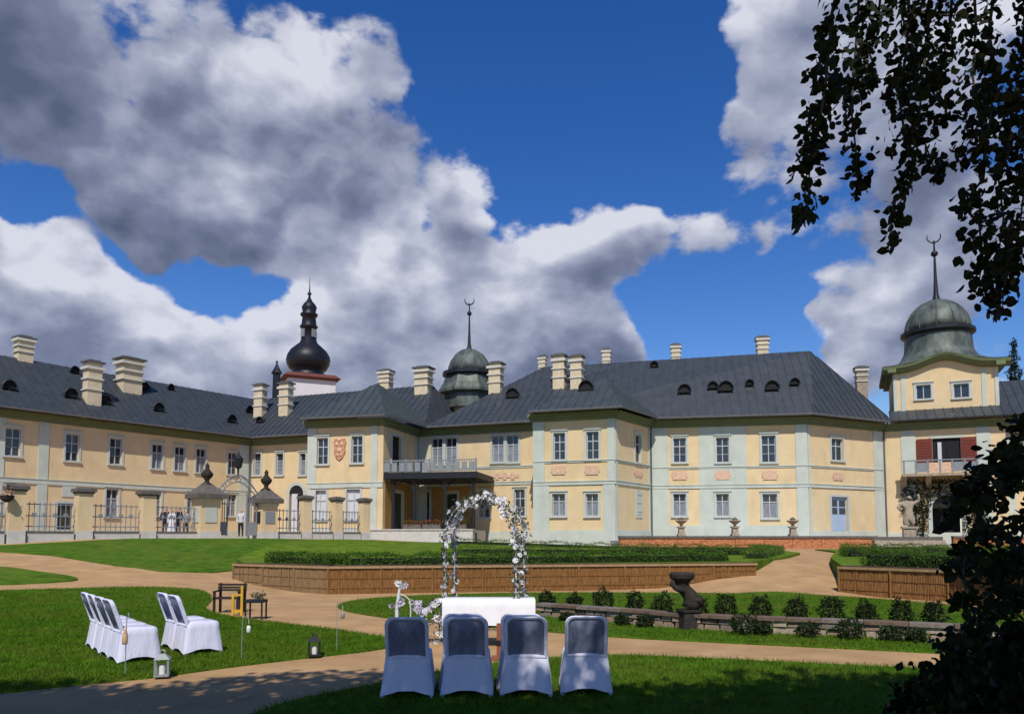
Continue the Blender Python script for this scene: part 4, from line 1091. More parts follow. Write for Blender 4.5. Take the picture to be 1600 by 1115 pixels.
# --- tower balcony, portal surround
def tower_balcony():
    z0 = S_T.z(1470, 744); u0, u1 = S_T.u(1407), S_T.u(1545)
    m = MB(); m.sbox(S_T, u0, u1, z0 - .02, z0 + .18, .06, 1.25); b = m.part('balcony', M_stone, CH)
    for i in range(8):
        u = u0 + .12 + (u1 - u0 - .24) * i / 7; m = MB(); m.sbox(S_T, u - .06, u + .06, z0 + .18, z0 + 1.12, 1.12, 1.22); m.part('railing_post', M_rail, b)
    for i in range(7):
        ua = u0 + .2 + (u1 - u0 - .24) * i / 7; ub = ua + (u1 - u0 - .24) / 7 - .16; m = MB(); m.sbox(S_T, ua, ub, z0 + .28, z0 + .98, 1.15, 1.18); m.part('railing_panel', (M_surround, M_rail, M_pink)[(0, 1, 2, 2, 1, 1, 0)[i]], b)
    m = MB(); m.sbox(S_T, u0, u1, z0 + 1.12, z0 + 1.2, 1.1, 1.24); m.part('handrail', M_rail, b)
    for x in (1412, 1450, 1506, 1538):
        u = S_T.u(x, 755); m = MB(); P = lambda a, d, z: S_T.p(a, d, z)
        m.hexa([P(u - .18, .06, z0 - 1.0), P(u + .18, .06, z0 - 1.0), P(u + .18, .0, z0 - 1.0), P(u - .18, .0, z0 - 1.0)], [P(u - .18, 1.0, z0 - .02), P(u + .18, 1.0, z0 - .02), P(u + .18, .0, z0 - .02), P(u - .18, .0, z0 - .02)]); m.part('bracket', M_stone, b)
tower_balcony()

# ------------------------------------------------------------------ ivy and statue at the tower portal
def ivy():
    base = S_T.p(S_T.u(1440, 830), .2, 1.3); t = empty('ivy', base, 'dark green ivy climbing around the tower portal under the balcony', 'plant')
    pts = []
    def patch(x0, x1, y0, y1, n):
        for _ in range(n):
            x, y = random.uniform(x0, x1), random.uniform(y0, y1); u, z = S_T.uz(x, y); pts.append(S_T.p(u, .08 + abs(random.gauss(0, .18)), z)[:])
    patch(1408, 1455, 750, 800, 900); patch(1420, 1450, 790, 838, 500); patch(1455, 1510, 748, 778, 600); patch(1505, 1545, 750, 838, 1000)
    np_mesh('foliage', leaf_quads(np.array(pts), .17, rng), 3, M_shrub, t, kind='stuff')
    m = MB()
    for x in (1428, 1440, 1520): m.tube([S_T.p(S_T.u(x, 830), .08, 1.2), S_T.p(S_T.u(x + 3, 790), .09, 3.2), S_T.p(S_T.u(x - 3, 755), .09, 5.2)], [.06, .05, .03], 6)
    m.part('stem', M_bark, t)
ivy()

def statue(loc, H, label, material, seed=0, group=None, rz=0.0):
    """weathered standing figure with a raised arm on a moulded pedestal"""
    t = empty('statue', loc, label, 'statue', group); x, y, z = loc
    m = MB(); w = H * .14; m.rot((x, y), w * 1.25, w * 1.25, z, z + H * .05, rz); m.rot((x, y), w, w, z + H * .05, z + H * .28, rz); m.rot((x, y), w * 1.2, w * 1.2, z + H * .28, z + H * .33, rz); m.part('pedestal', material, t)
    me = figure_mesh('figure', [('hips', None, (0, 0, .47), 0.074), ('waist', 'hips', (.01, 0, .56), 0.063), ('chest', 'waist', (-.01, 0, .66), 0.078), ('neck', 'chest', (.0, -.01, .735), 0.033), ('head', 'neck', (.02, -.03, .79), 0.043), ('crown', 'head', (.02, -.03, .83), 0.033),
        ('kneeL', 'hips', (-.06, -.03, .37), 0.056), ('footL', 'kneeL', (-.05, -.01, .26), 0.056), ('kneeR', 'hips', (.06, .0, .36), 0.052), ('footR', 'kneeR', (.08, .0, .26), 0.052),
        ('shL', 'chest', (-.12, 0, .68), 0.037), ('elL', 'shL', (-.19, -.03, .60), 0.030), ('haL', 'elL', (-.12, -.1, .56), 0.026), ('shR', 'chest', (.11, 0, .69), 0.037), ('elR', 'shR', (.19, -.02, .74), 0.028), ('haR', 'elR', (.17, -.05, .86), 0.025)], H * 1.28, z_off=-.24)
    f = link('figure', me, material, t); f.location = Vector((0, 0, H * .33 - H * 1.28 * (.0))) ; f.rotation_euler = (0, 0, rz)
    return t

def figure_mesh(name, joints, scale, z_off=0.0, levels=2):
    """continuous body grown over a skeleton"""
    idx = {j[0]: i for i, j in enumerate(joints)}
    me = bpy.data.meshes.new(name + '_skeleton')
    me.from_pydata([(j[2][0] * scale, j[2][1] * scale, (j[2][2] + z_off) * scale) for j in joints], [(idx[j[1]], i) for i, j in enumerate(joints) if j[1]], [])
    o = bpy.data.objects.new('skeleton', me); col.objects.link(o)
    md = o.modifiers.new('skin', 'SKIN'); md.use_smooth_shade = True
    for i, j in enumerate(joints):
        v = me.skin_vertices[0].data[i]; v.radius = (j[3] * scale, j[3] * scale); v.use_root = (i == 0)
    sd = o.modifiers.new('sub', 'SUBSURF'); sd.levels = levels; sd.render_levels = levels
    dg = bpy.context.evaluated_depsgraph_get(); out = bpy.data.meshes.new_from_object(o.evaluated_get(dg)); out.name = name
    bpy.data.objects.remove(o)
    out.materials.clear()
    return out

statue(at_y(1421, 843, 55.0), 2.9, 'pale weathered stone statue with raised arm beside the tower portal', M_stone, rz=R(-20))

# ------------------------------------------------------------------ orange terrace wall with stone urns and steps
def terrace_wall():
    a, b = at_y(968, 857, 49.5), at_y(1372, 858, 50.5); zt = at_y(1150, 838, 50).z
    base = Vector((a.x, a.y, a.z)); t = empty('terrace_wall', base, 'low orange brick terrace wall with dark coping before the right range', 'wall')
    g_ = Seg(a[:2], b[:2])
    n = 9
    for i in range(n):
        m = MB(); m.sbox(g_, g_.L * i / n + .012, g_.L * (i + 1) / n - .012, .8, zt - .1, -.4, random.uniform(0, .02)); m.part('wall_panel', M_brick, t)
        m = MB(); m.sbox(g_, g_.L * i / n + .006, g_.L * (i + 1) / n - .006, zt - .1, zt + .05, -.45, .08); m.part('coping_slab', M_stonecap, t)
    m = MB(); m.sbox(g_, 0, g_.L, .7, zt - .25, -6, -.41); tp = m.part('terrace_paving', M_plinth, t)
    return g_, zt
g_T, zT = terrace_wall()
a, b = at_y(1490, 856, 50.2), at_y(1640, 856, 49.0)
g2 = Seg(a[:2], b[:2]); t = empty('terrace_wall', V3(a, 1.0), 'low orange brick terrace wall right of the tower steps', 'wall')
for i in range(4):
    m = MB(); m.sbox(g2, g2.L * i / 4 + .01, g2.L * (i + 1) / 4 - .01, .7, zT - .1, -.4, .01); m.part('wall_panel', M_brick, t)
    m = MB(); m.sbox(g2, g2.L * i / 4 + .006, g2.L * (i + 1) / 4 - .006, zT - .1, zT + .05, -.45, .08); m.part('coping_slab', M_stonecap, t)
st = empty('stone_steps', at_y(1430, 862, 49.5), 'grey stone steps leading up to the tower portal', 'steps')
sg = Seg(at_y(1374, 862, 49.3)[:2], at_y(1488, 862, 49.0)[:2])
for i in range(4):
    m = MB(); z = .9 + (zT - .9) * (i + 1) / 4; m.sbox(sg, random.uniform(0, .03), sg.L - random.uniform(0, .03), .6, z, -6.0, -i * .38); m.part('step', M_stonecap if i == 3 else M_stone, st)
for i, x in enumerate((1066, 1150, 1241)):
    u = g_T.u(x, 830); p = g_T.p(u, -.2, zT + .05); top = at_y(x, 808, p.y).z; H = top - p.z
    t = empty('stone_urn', p, '%s stone urn on the orange terrace wall' % ('leftmost', 'middle', 'rightmost')[i], 'urn', 'urns on the terrace wall')
    m = MB(); m.rot(p, .26, .26, p.z, p.z + H * .1, 0); m.rot(p, .19, .19, p.z + H * .1, p.z + H * .45, 0, .9); m.rot(p, .25, .25, p.z + H * .45, p.z + H * .52, 0); m.part('pedestal', M_stone, t)
    m = MB(); m.lathe(p, [(.12, H * .52), (.08, H * .6), (.2, H * .68), (.38, H * .8), (.42, H * .84), (.16, H * .86)], 14); m.part('bowl', M_stone, t, True)
    m = MB(); m.lathe(p, [(.16, H * .85), (.2, H * .92), (.1, H * .98), (.02, H * 1.02)], 10); m.part('finial', M_stonecap, t, True)

# ------------------------------------------------------------------ church tower far behind
def church():
    Y = 115; c = at_y(481, 600, Y); zz = lambda y: at_y(481, y, Y).z; k = Y / 1200
    t = empty('church_tower', (c.x, c.y, 1.5), 'white church tower with black onion dome far behind the left roofs', 'church')
    m = MB(); m.rot(c, 36 * k, 36 * k, 0, zz(597), R(25)); w_ = m.part('tower_wall', M_churchwall, t)
    m = MB(); m.rot(c, 38 * k, 38 * k, zz(599), zz(596), R(25), 1.14); m.rot(c, 43 * k, 43 * k, zz(596), zz(590), R(25), .84); m.part('eave', M_redroof, t)
    P = lambda *pr: [(r * k, zz(y)) for r, y in pr]
    m = MB(); m.lathe((c.x, c.y, 0), P((30, 591), (25, 585), (24, 581), (29, 577), (33, 570), (34.5, 563), (33, 556), (28, 548), (20, 541), (14, 536), (12.5, 532)), 16, R(10)); m.part('onion_dome', M_slate, t, True)
    m = MB(); m.lathe((c.x, c.y, 0), P((12.5, 535), (12, 532), (11.5, 514), (13, 513), (14.5, 510), (12, 508), (11.5, 506), (10.5, 496), (13, 494), (14, 491), (10, 488), (11, 484), (12, 480), (9, 475), (5, 471), (3, 467)), 12, R(10)); l = m.part('lantern', M_slate, t, True)
    for i in range(4):
        a_ = R(10 + 45 + 90 * i); m = MB(); m.obox((c.x + math.cos(a_) * 12 * k, c.y + math.sin(a_) * 12 * k, zz(522)), (-math.sin(a_), math.cos(a_), 0), (math.cos(a_), math.sin(a_), 0), (0, 0, 1), .35, .1, .6); m.part('lantern_opening', M_rail, l)
    m = MB(); m.lathe((c.x, c.y, 0), P((2.5, 468), (1.6, 462), (3.6, 459), (1.4, 456), (.7, 448), (.3, 434)), 8); m.part('spike', M_slate, t, True)
    p = at_y(432, 600, 100); t2 = empty('roof_turret', (p.x, p.y, 12), 'small dark roof turret left of the onion dome', 'turret')
    m = MB(); q = lambda y: at_y(432, y, 100).z
    m.lathe((p.x, p.y, 0), [(.55, q(625)), (.5, q(585)), (.75, q(583)), (.3, q(574)), (.06, q(566))], 8); m.part('turret_body', M_slate, t2)
    m = MB(); m.lathe((p.x, p.y, 0), [(.08, q(567)), (.2, q(566)), (.05, q(563))], 6); m.part('knob', M_slate, t2)
church()
# fir behind the roofs to the right of the tower
p = at_y(1586, 600, 92); ztop = at_y(1586, 528, 92).z
t = empty('fir_tree', (p.x, p.y, 1.2), 'dark fir treetop behind the roof right of the domed tower', 'tree')
m = MB(); m.tube([(p.x, p.y, .8), (p.x, p.y, 12), (p.x, p.y, ztop - .3)], [.4, .2, .03], 8); m.part('trunk', M_bark, t)
n_ = 5200; hh = rng.uniform(0, 1, n_) ** .7; tier = .75 + .25 * np.sin(hh * 70); r_ = (hh * 3.6 + .12) * tier * rng.uniform(.25, 1, n_) ** .5; th = rng.uniform(0, 6.283, n_)
P = np.stack([p.x + r_ * np.cos(th), p.y + r_ * np.sin(th), ztop - hh * (ztop - 5) - .18 * r_], 1)
np_mesh('crown', leaf_quads(P, .38, rng, .35, .4), 3, M_shrub, t, kind='stuff')

# ------------------------------------------------------------------ fence with pillars and gate piers
def fence_pt(x):
    t = (x - 130) / 438.0
    X0, Y0 = -21.2, 38.0; X1, Y1 = -9.9, 50.5
    F_ = Seg((X0, Y0), (X1, Y1)); return F_.u(x, 800), F_
_, FN = fence_pt(130); aF = math.atan2(FN.d.y, FN.d.x)
FZ = lambda u: FN.z(130, 839) + (FN.z(568, 838) - FN.z(130, 839)) * u / FN.L
fence = empty('railing_fence', FN.p(0, 0, FZ(0)), 'courtyard fence of ochre pillars and iron railings before the left wing', 'fence')
def pillar(u, h, hw, cap=.16):
    p = FN.p(u, 0, 0); z = FZ(u); m = MB(); m.rot(p, hw, hw, z - .6, z + h, aF); pl = m.part('pillar', M_yellow, fence)
    m = MB(); m.rot(p, hw * 1.08, hw * 1.08, z - .6, z + .3, aF); m.part('base', M_plinth, pl)
    m = MB(); m.rot(p, hw * 1.15, hw * 1.15, z + h, z + h + .08, aF); m.rot(p, hw * 1.38, hw * 1.38, z + h + .08, z + h + .08 + cap, aF); m.rot(p, hw * 1.38, hw * 1.38, z + h + .08 + cap, z + h + .16 + cap, aF, .3); m.part('cap', M_stonecap, pl)
    return pl
def panel(u0, u1, h=1.55):
    z = (FZ(u0) + FZ(u1)) / 2
    m = MB(); m.sbox(FN, u0, u1, z - .6, z + .22, -.22, .22); b = m.part('plinth', M_plinth, fence)
    m = MB(); m.sbox(FN, u0, u1, z + .22, z + .3, -.25, .25); m.part('coping', M_stonecap, b)
    m = MB()
    for zz_ in (.5, 1.0, h): m.sbox(FN, u0, u1, z + zz_, z + zz_ + .05, -.03, .03)
    r = m.part('railing', M_rail, fence)
    n = max(4, int((u1 - u0) / .22)); m = MB()
    for i in range(n):
        u = u0 + (u1 - u0) * (i + .5) / n; m.sbox(FN, u - .016, u + .016, z + .3, z + h + .12, -.016, .016)
        if i % 2: m.sbox(FN, u - .09, u + .09, z + .98, z + 1.16, -.012, .012)
    m.part('bar', M_rail, r)['kind'] = 'stuff'
uP = [FN.u(x, 800) for x in (24, 130, 230, 322, 415, 477, 526, 569)]
for i in (0, 1, 2): pillar(uP[i], FN.z(130, 771) - FN.z(130, 839), .33)
for i in (5, 6, 7): pillar(uP[i], FN.z(526, 783) - FN.z(526, 838), .28)
panel(uP[0] + .45, uP[1] - .45); panel(uP[1] + .45, uP[2] - .45); panel(uP[2] + .45, uP[3] - .6); panel(uP[4] + .55, uP[5] - .4); panel(uP[5] + .4, uP[6] - .4); panel(uP[6] + .4, uP[7] - .4); panel(uP[0] - 5, uP[0] - .45)
def gate_pier(u, x, ytop, hw, label, niche):
    p = FN.p(u, 0, 0); z = FZ(u) - .1; zc = at_y(x, ytop, p.y).z; g_ = empty('gate_pier', (p.x, p.y, z), label, 'gate pier', 'piers of the courtyard gate')
    m = MB(); m.rot(p, hw, hw, z - .4, zc, aF); m.part('shaft', M_yellow, g_)
    m = MB(); m.rot(p, hw * 1.07, hw * 1.07, z - .4, z + .4, aF); m.part('base', M_plinth, g_)
    m = MB(); m.rot(p, hw * 1.1, hw * 1.1, zc, zc + .15, aF); m.part('neck', M_chimband, g_)
    m = MB(); m.rot(p, hw * 1.5, hw * 1.5, zc + .15, zc + .4, aF); m.rot(p, hw * 1.45, hw * 1.45, zc + .4, zc + .75, aF, .55); m.rot(p, hw * .75, hw * .75, zc + .75, zc + 1.0, aF, .5); m.part('cap', M_stonecap, g_)
    m = MB(); m.lathe((p.x, p.y, zc + .95), [(.3, 0), (.14, .12), (.12, .25), (.3, .45), (.34, .6), (.2, .75), (.1, .9), (.12, 1.05), (.02, 1.2)], 12); m.part('urn', M_stone_dark, g_, True)
    m = MB(); q = FN.p(u, hw, 0)
    m.sbox(FN, u - hw * .6, u + hw * .6, z + .9, zc - .35, hw, hw + .04); m.part('panel', M_green if niche else M_rail, g_)
    n2 = Vector((-FN.d.x, -FN.d.y)); sg2 = Seg(p.xy + n2 * hw + FN.n * -hw, p.xy + n2 * hw + FN.n * hw); m = MB(); m.sbox(sg2, hw * .4, hw * 1.6, z + .9, zc - .35, 0, .04); m.part('panel', M_green if niche else M_iron, g_)
gate_pier(uP[3], 322, 783, .56, 'left ochre gate pier with urn and green panel', True)
gate_pier(uP[4], 415, 790, .5, 'right ochre gate pier with urn beside the arched gateway', False)
def lamp_gate():
    u0, u1 = uP[3] + .6, uP[4] - .55; z = FZ((u0 + u1) / 2) - .05; um = (u0 + u1) / 2
    g_ = empty('iron_gate', FN.p(um, 0, z), 'ornate grey iron gate with lantern overthrow between the urn piers', 'gate')
    for a, b in ((u0, u0 + (um - u0) * .55), (u1 - (u1 - um) * .55, u1)):
        m = MB(); m.sbox(FN, a, b, z + .15, z + .22, -.03, .03); m.sbox(FN, a, b, z + 1.9, z + 1.96, -.03, .03); m.sbox(FN, a, a + .06, z + .1, z + 2.6, -.03, .03); m.sbox(FN, b - .06, b, z + .1, z + 2.6, -.03, .03); m.sbox(FN, a, b, z + .22, z + .9, -.012, .012)
        lf = m.part('gate_leaf', M_rail, g_); m = MB()
        for i in range(5): u = a + (b - a) * (i + .5) / 5; m.sbox(FN, u - .018, u + .018, z + .9, z + 2.4, -.018, .018)
        m.part('bar', M_rail, lf)['kind'] = 'stuff'
    m = MB(); n = 16; m.tube([FN.p(u0 + (u1 - u0) * i / n, 0, z + 2.6 + 1.0 * math.sin(math.pi * i / n)) for i in range(n + 1)], .05, 6)
    m.tube([FN.p(u0 + (u1 - u0) * i / n, 0, z + 2.3 + .9 * math.sin(math.pi * i / n)) for i in range(n + 1)], .035, 6)
    for i in range(2, n - 1, 2):
        u = u0 + (u1 - u0) * i / n; zz_ = z + 2.42 + .95 * math.sin(math.pi * i / n); m.tube([FN.p(u + .15 * math.cos(t), 0, zz_ + .15 * math.sin(t)) for t in [k * math.pi / 4 for k in range(9)]], .025, 5)
    m.part('overthrow', M_rail, g_)
    m = MB(); q = FN.p(um, 0, z + 3.6); m.lathe(q, [(.05, 0), (.06, .35), (.2, .45), (.28, .95), (.1, 1.15), (.02, 1.35)], 8); m.part('lantern', M_iron, g_)
lamp_gate()

# people in the courtyard
def person(x, yfoot, Y, H, label, top, bottom, pose=0, dress=False, rz=0.0):
    p = at_y(x, yfoot, Y); z = max(p.z, hgt(p.x, p.y)); r = empty('person', (p.x, p.y, z), label, 'person', 'people in the courtyard', rz)
    s = .02 * pose
    J_ = [('hips', None, (0, 0, .52), .075), ('waist', 'hips', (0, 0, .62), .07), ('chest', 'waist', (0, 0, .74), .085), ('neck', 'chest', (0, 0, .84), .032), ('head', 'neck', (0, -.01, .905), .05), ('crown', 'head', (0, 0, .955), .045),
          ('hipL', 'hips', (-.05, 0, .48), .058), ('kneeL', 'hipL', (-.055, -.01 - s, .27), .043), ('ankL', 'kneeL', (-.055, .01, .045), .028), ('toeL', 'ankL', (-.06, -.06, .018), .022),
          ('hipR', 'hips', (.05, 0, .48), .058), ('kneeR', 'hipR', (.058, -.01 + s, .27), .043), ('ankR', 'kneeR', (.06, .015, .045), .028), ('toeR', 'ankR', (.07, -.055, .018), .022),
          ('shL', 'chest', (-.105, 0, .79), .04), ('elL', 'shL', (-.14, .0, .63), .032), ('haL', 'elL', (-.11, -.06 - s, .52), .026), ('fiL', 'haL', (-.1, -.08 - s, .47), .02),
          ('shR', 'chest', (.105, 0, .79), .04), ('elR', 'shR', (.14, 0, .63), .032), ('haR', 'elR', (.12, -.05 + s, .51), .026), ('fiR', 'haR', (.11, -.07 + s, .46), .02)]
    me = figure_mesh('body', J_, H); o = link('body', me, None, r)
    for m_ in (M_skin, top, bottom, M_hair, M_black): me.materials.append(m_)
    for f in me.polygons:
        c = f.center / H; f.use_smooth = True
        if c.z > .955 or (c.z > .9 and c.y > .012): k = 3
        elif c.z > .825: k = 0
        elif abs(c.x) > .085 and c.z < .53: k = 0
        elif c.z > .5: k = 1
        elif c.z > .06: k = 2
        else: k = 4
        f.material_index = k
    if dress:
        m = MB(); m.lathe((p.x, p.y, z), [(H * .2, .03), (H * .17, H * .2), (H * .115, H * .42), (H * .085, H * .6)], 16); d = m.part('skirt', top, r, True)
    return r
person(257, 838, 45.5, 1.78, 'person in navy suit at left behind the courtyard railings', M_suit, M_suit, 1, rz=.3)
person(268, 838, 45.5, 1.66, 'person in pale dress between two dark suits behind the railings', M_palecloth, M_palecloth, 0, True)
person(278, 838, 45.5, 1.8, 'person in black suit right of the pale dress behind the railings', M_black, M_suit, 1, rz=-.3)
person(290, 838, 47, 1.68, 'person in grey jacket nearest the urn pier behind the railings', M_rail, M_black, 1)
person(376, 838, 47, 1.72, 'person in white shirt and dark trousers inside the iron gate', M_palecloth, M_black, 1)
# dark red bracket sign on the left pillar
p = FN.p(uP[0] - .5, .5, 0); z = FN.z(12, 775)
t = empty('hanging_basket', (p.x, p.y, z - .3), 'small rust brown hanging basket beside the leftmost fence pillar', 'flower basket')
m = MB(); m.lathe((p.x, p.y, z - .3), [(.08, 0), (.26, .15), (.3, .32)], 12); m.part('basket', M_stone_dark, t)
m = MB(); m.tube([(p.x, p.y, z), (p.x, p.y, z + .55), (p.x + .2, p.y + .3, z + .6)], .02, 5); m.part('hook', M_iron, t)
P = np.array([(p.x + random.gauss(0, .17), p.y + random.gauss(0, .17), z + random.uniform(-.05, .25)) for _ in range(160)])
np_mesh('blooms', leaf_quads(P[:70], .09, rng), 3, M_terra, t, kind='stuff')

# ------------------------------------------------------------------ low dry-stone wall with shrubs
LW = [G(x, y) for x, y in [(842, 963), (960, 973), (1060, 982), (1150, 988), (1300, 994), (1470, 1003), (1640, 1012)]]
sw = empty('stone_wall', LW[0], 'low dry stone garden wall crossing the lawn right of the arch', 'wall')
def along(P, s):
    for i in range(len(P) - 1):
        L_ = (P[i + 1] - P[i]).length
        if s <= L_ or i == len(P) - 2: return P[i] + (P[i + 1] - P[i]) * (s / L_), (P[i + 1] - P[i]).normalized()
        s -= L_
LWL = sum((LW[i + 1] - LW[i]).length for i in range(len(LW) - 1))
M_st = [mat('field stone %s' % n_, c_, .9, .3, 9, .7, 30) for n_, c_ in (('tan', (.26, .19, .13)), ('grey', (.19, .155, .125)), ('brown', (.15, .10, .07)), ('pale', (.34, .27, .20)))]
for row, (z0, z1) in enumerate(((0.0, .13), (.135, .255))):
    s = random.uniform(0, .1)
    while s < LWL - .1:
        w_ = random.uniform(.2, .42); p, d_ = along(LW, s + w_ / 2); n_ = Vector((d_.y, -d_.x, 0)); m = MB()
        hx, hy = w_ / 2 - .012, .13 + random.uniform(-.02, .02); z_ = random.uniform(-.008, .008)
        cs = lambda k, j: p + d_ * hx * k + n_ * (hy * j + random.uniform(-.015, .015))
        b_ = [cs(-1, 1), cs(1, 1), cs(1, -1), cs(-1, -1)]
        m.hexa([v + Vector((0, 0, z0 + .02)) for v in b_], [v * 1 + Vector((0, 0, z1 + z_)) - (v - p) * .08 for v in b_])
        m.part('stone', random.choice(M_st), sw); s += w_
s = 0
while s < LWL - .2:
    w_ = random.uniform(.45, .7); p, d_ = along(LW, s + w_ / 2); n_ = Vector((d_.y, -d_.x, 0)); m = MB()
    m.obox(p + Vector((0, 0, .285 + random.uniform(-.006, .006))), d_, n_, (0, 0, 1), w_ / 2 - .008, .17, .03); m.part('coping_stone', M_st[random.choice((1, 2))], sw); s += w_

def shrub(loc, r, h, label, n, material=M_shrub, leaf=.05, group=None, name='shrub'):
    t = empty(name, loc, label, 'shrub', group); x, y, z = loc
    m = MB()
    for k in range(5):
        a_ = 2 * math.pi * k / 5 + random.random(); m.tube([(x, y, z - .03), (x + math.cos(a_) * r * .3, y + math.sin(a_) * r * .3, z + h * .45), (x + math.cos(a_) * r * .6, y + math.sin(a_) * r * .6, z + h * .8)], [.015, .011, .005], 5)
    m.part('stem', M_bark, t)
    d = rng.normal(size=(n, 3)); d /= np.linalg.norm(d, axis=1)[:, None]; rad = rng.uniform(.35, 1, n) ** .4
    lum = 1 + .22 * np.sin(d[:, 0] * 5 + x) * np.sin(d[:, 2] * 6 + y * 3)
    P = d * (rad * lum)[:, None] * np.array([r, r, h / 2]) + np.array([x, y, z + h * .52])
    P[:, 2] = np.maximum(P[:, 2], z + .02)
    np_mesh('foliage', leaf_quads(P, leaf, rng, -.4), 3, material, t, kind='stuff')
    return t
ORD = ['first', 'second', 'third', 'fourth', 'fifth', 'sixth', 'seventh', 'eighth', 'ninth', 'tenth', 'eleventh', 'twelfth', 'thirteenth', 'fourteenth']
for i, x in enumerate((851, 895, 943, 990, 1038, 1092, 1136, 1188, 1242, 1298, 1357, 1409, 1462)):
    yb = np.interp(x, [842, 960, 1060, 1150, 1300, 1470, 1640], [956, 964, 972, 978, 983, 990, 998])
    p = G(x, float(yb)); sc = (float(yb) - 840) / 1.75
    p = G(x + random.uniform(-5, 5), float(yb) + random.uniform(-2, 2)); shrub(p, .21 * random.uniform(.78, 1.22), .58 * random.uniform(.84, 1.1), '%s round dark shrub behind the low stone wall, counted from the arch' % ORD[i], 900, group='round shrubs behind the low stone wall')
for i, (x, yb, r_, h_) in enumerate([(886, 972, .17, .2), (938, 976, .13, .18), (972, 979, .15, .22), (1008, 982, .17, .28), (1163, 994, .24, .4), (1192, 995, .15, .25), (1262, 998, .2, .28), (1328, 1001, .24, .38), (1392, 1004, .2, .28), (1432, 1006, .16, .24)]):
    shrub(G(x, yb), r_, h_, '%s dark green plant at the foot of the low stone wall, counted from the arch' % ORD[i], 600, foliage_mat('foot plant leaf', (.02, .036, .01), .4, .15, .6, 8), group='plants at the foot of the low stone wall', name='border_plant')

# dark sandstone sculpture: a crouching bearer with a basin on its head
def sculpture():
    b_ = G(1076, 984); sc = (984 - 840) / 1.75; x, y, z = b_; u = lambda px: (px - 1076) / sc; v = lambda py: (984 - py) / sc
    t = empty('garden_sculpture', b_, 'dark weathered sandstone sculpture with flat basin by the stone wall', 'sculpture')
    m = MB(); m.rot(b_, .19, .19, z - .05, z + .05, .2); m.rot(b_, .165, .165, z + .05, z + v(955), .2, .92); m.rot((x, y), .18, .18, z + v(955), z + v(951), .2); m.part('pedestal', M_stone_dark, t)
    pts = [(1080, 950, .17), (1082, 940, .165), (1079, 930, .14), (1071, 921, .12), (1067, 914, .13), (1067, 908, .15)]
    m = MB(); m.tube([(x + u(a), y, z + v(c)) for a, c, _ in pts], [r for *_, r in pts], 12); bd = m.part('twisted_body', M_stone_dark, t, True)
    m = MB(); m.tube([(x + u(1068), y - .1, z + v(922)), (x + u(1055), y - .12, z + v(918)), (x + u(1050), y - .08, z + v(912)), (x + u(1054), y - .05, z + v(905))], [.07, .055, .06, .045], 8); m.part('arm', M_stone_dark, bd, True)
    m = MB(); m.tube([(x + u(1078), y - .08, z + v(938)), (x + u(1092), y - .1, z + v(936)), (x + u(1095), y - .06, z + v(946))], [.08, .07, .06], 8); m.part('drapery', M_stone_dark, bd, True)
    m = MB(); m.lathe((x + u(1067), y, z), [(.12, v(911)), (.17, v(907)), (.23, v(903)), (.245, v(897)), (.22, v(894)), (.18, v(896.5))], 14); m.part('basin', M_stone_dark, t)
sculpture()

